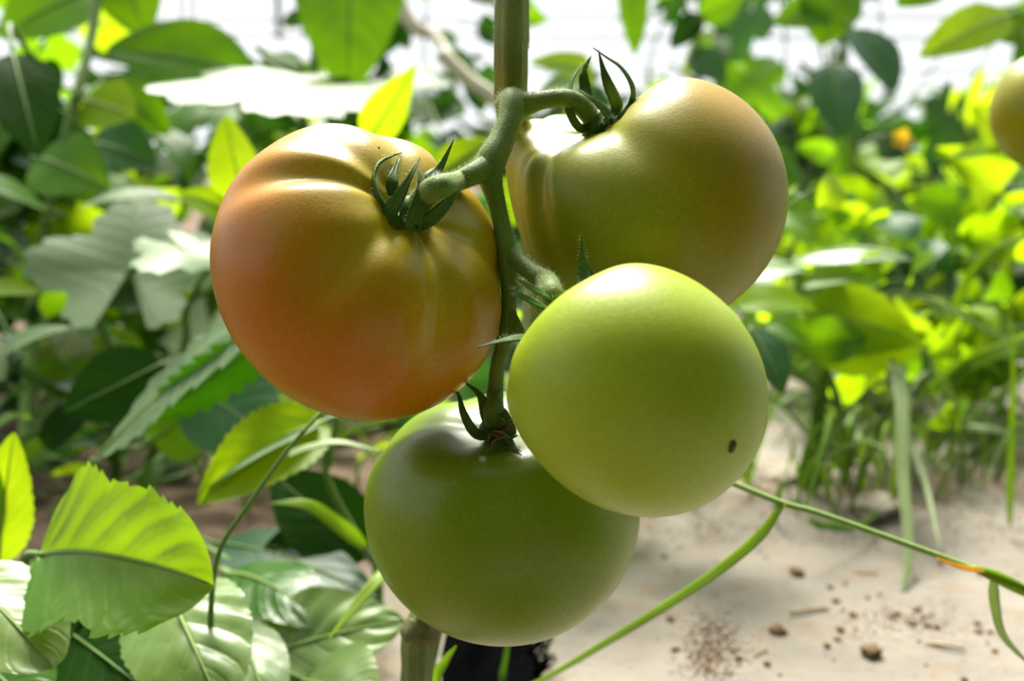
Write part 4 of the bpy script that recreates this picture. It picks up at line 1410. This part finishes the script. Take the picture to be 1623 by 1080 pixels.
hero_leaf(v7, 'ovate', P(1620, 228, .98), P(1505, 252, .95), .024, D(-.1, .5, .85), 'yellow', P(1640, 260, 1.2), .0022, fold=.15, arch=.05, seed=104)
hero_leaf(v7, 'ovate', P(1500, -40, 1.2), P(1420, 10, 1.2), .05, D(-.1, .25, .95), 'mid', P(1655, -40, 1.2), .0022, fold=.1, arch=.05, seed=105)

v8, rv8 = near_plant('cucumber_vine', 'vine behind the olive tomato calyx with a yellow-green leaf against white sky', P(900, 540, 1.05))
stem(v8, [rv8 - Vector((0, 0, .01)), P(900, 400, 1.05), P(915, 200, 1.05), P(930, 130, 1.04)], [.005, .0045, .004, .003])
hero_leaf(v8, 'heart', P(945, 118, 1.03), P(838, 100, 1.0), .042, D(-.1, .45, .9), 'yellow', P(930, 130, 1.04), .002, fold=.12, arch=.06, seed=111)
hero_leaf(v8, 'ovate', P(930, 130, 1.04), P(855, 150, 1.0), .03, D(-.1, .45, .9), 'mid', P(915, 200, 1.05), .002, fold=.12, arch=.06, seed=112)
v9, rv9 = near_plant('cucumber_vine', 'vine with small leaves dangling into the open sky above the olive tomato', P(1075, 540, 1.4))
stem(v9, [rv9 - Vector((0, 0, .01)), P(1080, 400, 1.4), P(1105, 150, 1.38), P(1090, 20, 1.36), P(1030, -80, 1.34), P(1000, -60, 1.33)], [.005, .0045, .004, .0035, .003, .0022])
hero_leaf(v9, 'serrate', P(1000, -40, 1.32), P(1006, 90, 1.3), .042, D(.1, .15, .98), 'mid', P(1005, -65, 1.33), .002, fold=.12, arch=.03, seed=121)
hero_leaf(v9, 'ovate', P(1110, 22, 1.36), P(1062, 78, 1.34), .036, D(.1, .2, .95), 'dark', P(1092, 30, 1.36), .002, fold=.12, arch=.03, seed=122)
hero_leaf(v9, 'ovate', P(1095, 80, 1.36), P(1150, 130, 1.34), .05, D(.1, .2, .95), 'teal', P(1100, 90, 1.36), .002, fold=.12, arch=.03, seed=123)
hero_leaf(v9, 'ovate', P(1110, 30, 1.36), P(1180, -10, 1.34), .05, D(.1, .2, .95), 'mid', P(1092, 30, 1.36), .002, fold=.12, arch=.03, seed=124)

b1, rb1 = near_plant('bean_plant', 'bean plant with a broad yellow leaf under the arching blade right of the tomatoes', G(1330, 740))
stem(b1, [rb1 - Vector((0, 0, .01)), P(1330, 650, .82), P(1300, 560, .82), P(1275, 490, .82), P(1260, 410, .85)], [.004, .0035, .003, .0025, .002])
hero_leaf(b1, 'serrate', P(1275, 492, .80), P(1460, 540, .77), .058, D(.05, .08, 1), 'yellow', None, .002, nt=34, fold=.12, arch=.08, quilt=.02, seed=131)
hero_leaf(b1, 'ovate', P(1300, 572, .80), P(1470, 545, .78), .034, D(.05, .05, 1), 'yellow', None, .002, nt=24, fold=.15, arch=.08, seed=132)
hero_leaf(b1, 'ovate', P(1262, 412, .84), P(1445, 412, .80), .055, D(.0, .93, .35), 'sheen', None, .002, nt=30, fold=-.15, arch=.10, seed=133)
hero_leaf(b1, 'ovate', P(1270, 450, .82), P(1365, 440, .80), .060, D(.0, .92, .4), 'sheen', None, .002, nt=24, fold=.1, arch=.06, seed=134)
hero_leaf(b1, 'ovate', P(1262, 420, .85), P(1180, 445, .82), .055, D(-.1, .9, .4), 'sheen', None, .002, nt=24, fold=.1, arch=.06, seed=135)
hero_leaf(b1, 'ovate', P(1188, 520, .62), P(1240, 625, .60), .030, D(.35, .25, .9), 'teal', None, .002, nt=24, fold=.12, arch=.06, seed=136)
stem(b1, [P(1330, 650, .82), P(1230, 560, .75), P(1190, 518, .62)], [.003, .0024, .0016])

# ------------------------------------------------------------------ grass tufts, right
rnd = random.Random(31)


def tuft(label, px, py, n, lo, hi, W, seed, specs=(), mats=(('grass', 3.5), ('grass_pale', 4.5), ('grass_yellow', 3)), spread=.05):
    rnd = random.Random(seed)
    o, r = near_plant('grass_tuft', label, G(px, py), 'grass', 'grass tufts at the right')
    for k in range(n):
        a = rnd.random() * 6.28
        h = lo + (hi - lo) * rnd.random() ** 1.6
        b = r + Vector((rnd.gauss(0, spread), rnd.gauss(0, spread * .6), 0))
        out = Vector((math.cos(a), math.sin(a) * .7, 0))
        lean = rnd.uniform(.3, 1.3)
        dr = rnd.uniform(.1, 1.3)
        kink = Vector((rnd.gauss(0, .12), rnd.gauss(0, .12), 0)) * h
        pts = [b - Vector((0, 0, .005)), b + out * h * .25 * lean + Vector((0, 0, h * .42)), b + out * h * .62 * lean + kink + Vector((0, 0, h * (.8 - .2 * dr))),
               b + out * h * 1.05 * lean + kink * 1.6 + Vector((0, 0, max(.01, h * (.95 - .75 * dr))))]
        mat = rnd.choices([q[0] for q in mats], [q[1] for q in mats])[0]
        blade(o, pts, W * rnd.uniform(.35, 1.1), (-FWD + UP * .4 + RIGHT * rnd.gauss(0, .9)).normalized(), mat, n=14, keel=.2)
    for pts, w, mat in specs:
        blade(o, [P(*p) for p in pts], w, D(rnd.gauss(0, .2), .4, .9), mat, n=26, keel=.18)
    return o


tuft('grass tuft with wide drooping blades right of the pale green tomato', 1300, 800, 22, .05, .16, .005, 1, [
    ([(1280, 800, .80), (1292, 700, .80), (1305, 610, .80), (1325, 560, .80)], .0125, 'grass'),
    ([(1330, 745, .82), (1290, 640, .80), (1300, 520, .80), (1345, 478, .80), (1410, 466, .80), (1480, 478, .80), (1560, 520, .80), (1660, 565, .80)], .0075, 'grass_pale'),
    ([(1320, 745, .85), (1350, 690, .82), (1385, 730, .80), (1400, 790, .79)], .008, 'grass_yellow'),
])
tuft('grass tuft with a thick pale blade bending to the ground, centre right', 1440, 760, 22, .05, .17, .005, 2, [
    ([(1450, 760, .86), (1415, 640, .80), (1418, 575, .78), (1430, 640, .74), (1432, 760, .70), (1440, 880, .66), (1425, 965, .63)], .0125, 'grass_pale'),
    ([(1450, 770, .86), (1440, 700, .78), (1465, 760, .72), (1490, 870, .66)], .006, 'grass_pale'),
    ([(1440, 760, .85), (1370, 830, .72), (1310, 835, .68), (1280, 825, .66)][::-1], .006, 'grass'),
])
tuft('grass tuft at the right edge with tall upright stalks', 1590, 770, 18, .05, .20, .0045, 3, [
    ([(1600, 830, .72), (1602, 720, .72), (1606, 600, .72), (1600, 470, .72)], .0055, 'grass_yellow'),
    ([(1480, 720, .85), (1500, 690, .84), (1560, 680, .82), (1660, 700, .80)], .008, 'grass_pale'),
    ([(1500, 540, .9), (1530, 450, .88), (1580, 395, .86), (1650, 370, .84)], .0085, 'grass_yellow'),
    ([(1450, 640, .9), (1520, 580, .88), (1600, 545, .86), (1660, 530, .84)], .007, 'grass_yellow'),
])
tuft('thin grass tuft behind the blocky pale stone', 1540, 650, 9, .04, .14, .005, 4)
tuft('thin grass tuft beneath the pale green tomato, by the flat stone', 1215, 770, 16, .03, .10, .005, 5)
tuft('far grass tuft behind the wide drooping blades', 1340, 680, 9, .05, .15, .005, 6)
tuft('grass tuft glimpsed below the orange tomato beside the lowest one', 600, 800, 16, .04, .14, .005, 7)

# ------------------------------------------------------------------ dry stalks, wires and twine against the sky
def line(name, pts, r, mat, label, cat, group=None):
    m = MB()
    tube(m, pts, [r] * len(pts), 20, 7)
    o = m.build(name, M[mat], None, base=Vector(pts[0]))
    return tag(o, label, cat, group)


st_b = P(800, 172, 1.2)
dr0 = Vector((st_b.x + .05, st_b.y + .02, 0))
dry, rdry = near_plant('dry_stalk', 'pale dry stalk slanting behind the main stem, above the orange tomato', dr0, 'stalk')
stem(dry, [rdry - Vector((0, 0, .01)), Vector((rdry.x, rdry.y, .2)), P(800, 178, 1.2), P(740, 125, 1.2), P(698, 84, 1.2)], [.008, .008, .0085, .009, .009], 'dry_stem')
stem(dry, [P(740, 125, 1.2), P(690, 60, 1.25), P(655, 40, 1.25), P(632, 0, 1.25), P(600, -70, 1.25)], [.003, .006, .0085, .0085, .008], 'dry_stem', 'branch')

post_l = P(-700, 540, 2.6)
post_r = P(2300, 540, 2.6)
for q, lb in ((post_l, 'slim grey trellis post out past the left side'), (post_r, 'slim grey trellis post out past the right side')):
    line('trellis_post', [Vector((q.x, q.y, -.05)), Vector((q.x, q.y, 1.4))], .012, 'wire', lb, 'post')
for (y0, y1, r, lb) in ((33, 24, .0038, 'upper grey trellis wire crossing the bright sky'), (55, 62, .0040, 'middle grey trellis wire crossing the bright sky'), (116, 112, .0032, 'lower grey trellis wire crossing the bright sky')):
    line('trellis_wire', [P(-700, y0 - 5, 2.6), P(380, y0, 2.6), P(900, (y0 + y1) / 2, 2.6), P(2300, y1, 2.6)], r, 'wire', lb, 'wire', 'trellis wires')
for (x, r, mt, lb) in ((440, .0085, 'wire', 'grey upright tie between the wires at the upper left'), (288, .0035, 'twine', 'pale hanging twine over the top left leaves, left of its twin'),
                       (305, .0035, 'twine', 'pale hanging twine over the top left leaves, right of its twin'), (1395, .0035, 'twine', 'thin twine hanging above the dark leaf at the upper right')):
    dd = 2.6 if mt == 'wire' else 1.1 if x < 1000 else 1.3
    line('twine' if mt == 'twine' else 'wire_tie', [P(x - 4, -160, dd), P(x, 0, dd), P(x + 3, 62 if mt == 'wire' or x > 1000 else 130, dd)], r * dd / 2.6, mt, lb, 'twine' if mt == 'twine' else 'wire')

thicket_plant('tomato_plant', 'unseen tomato plant added past the right edge to darken fruit reflections, nearer than the blurred tomato', (.50, .18, 0), [Vector((.50, .18, z)) for z in (.2, .4, .6, .8)], 70, .11,  # unseen plants added at the right to darken reflections on the fruit
              ['serrate', 'ovate', 'palm'], MIX_D, 950, rad=.10, hang=.4, up=.5, lo=.05, respect=False)
thicket_plant('tomato_plant', 'unseen tomato plant added past the right edge to darken fruit reflections, beside the viewpoint', (.62, -.08, 0), [Vector((.62, -.08, z)) for z in (.2, .4, .6, .8)], 70, .11,
              ['serrate', 'ovate', 'palm'], MIX_D, 951, rad=.10, hang=.4, up=.5, lo=.05, respect=False)

for k, (x, y, h) in enumerate([(.95, .40, .9), (1.05, .75, .9), (1.25, 1.1, .9), (1.0, .05, .9)]):  # added out of view so the fruit rims mirror leaves, not sky
    thicket_plant('bean_plant', ('unseen bean plant added past the right edge to darken fruit reflections, second from the viewpoint', 'unseen bean plant added past the right edge to darken fruit reflections, third from the viewpoint',
                                 'unseen bean plant added past the right edge to darken fruit reflections, farthest from the viewpoint', 'unseen bean plant added past the right edge to darken fruit reflections, nearest the viewpoint')[k],
                  (x, y, 0), [Vector((x, y, h * t)) for t in (.25, .5, .75, 1)], 60, .11, ['ovate', 'heart'], MIX_D, 960 + k, rad=.14, hang=.3, up=.5, lo=.03, respect=False)

# ------------------------------------------------------------------ added unseen row behind the viewpoint, put in to shade the fruit fronts
for k, (x, y) in enumerate([(-.75, -.4), (-.45, -.5), (-.15, -.5), (.15, -.5), (.45, -.5), (.75, -.4), (.95, -.15), (1.05, .15), (-.3, -.85), (.3, -.85)]):
    added_shade_vine(k, x, y)
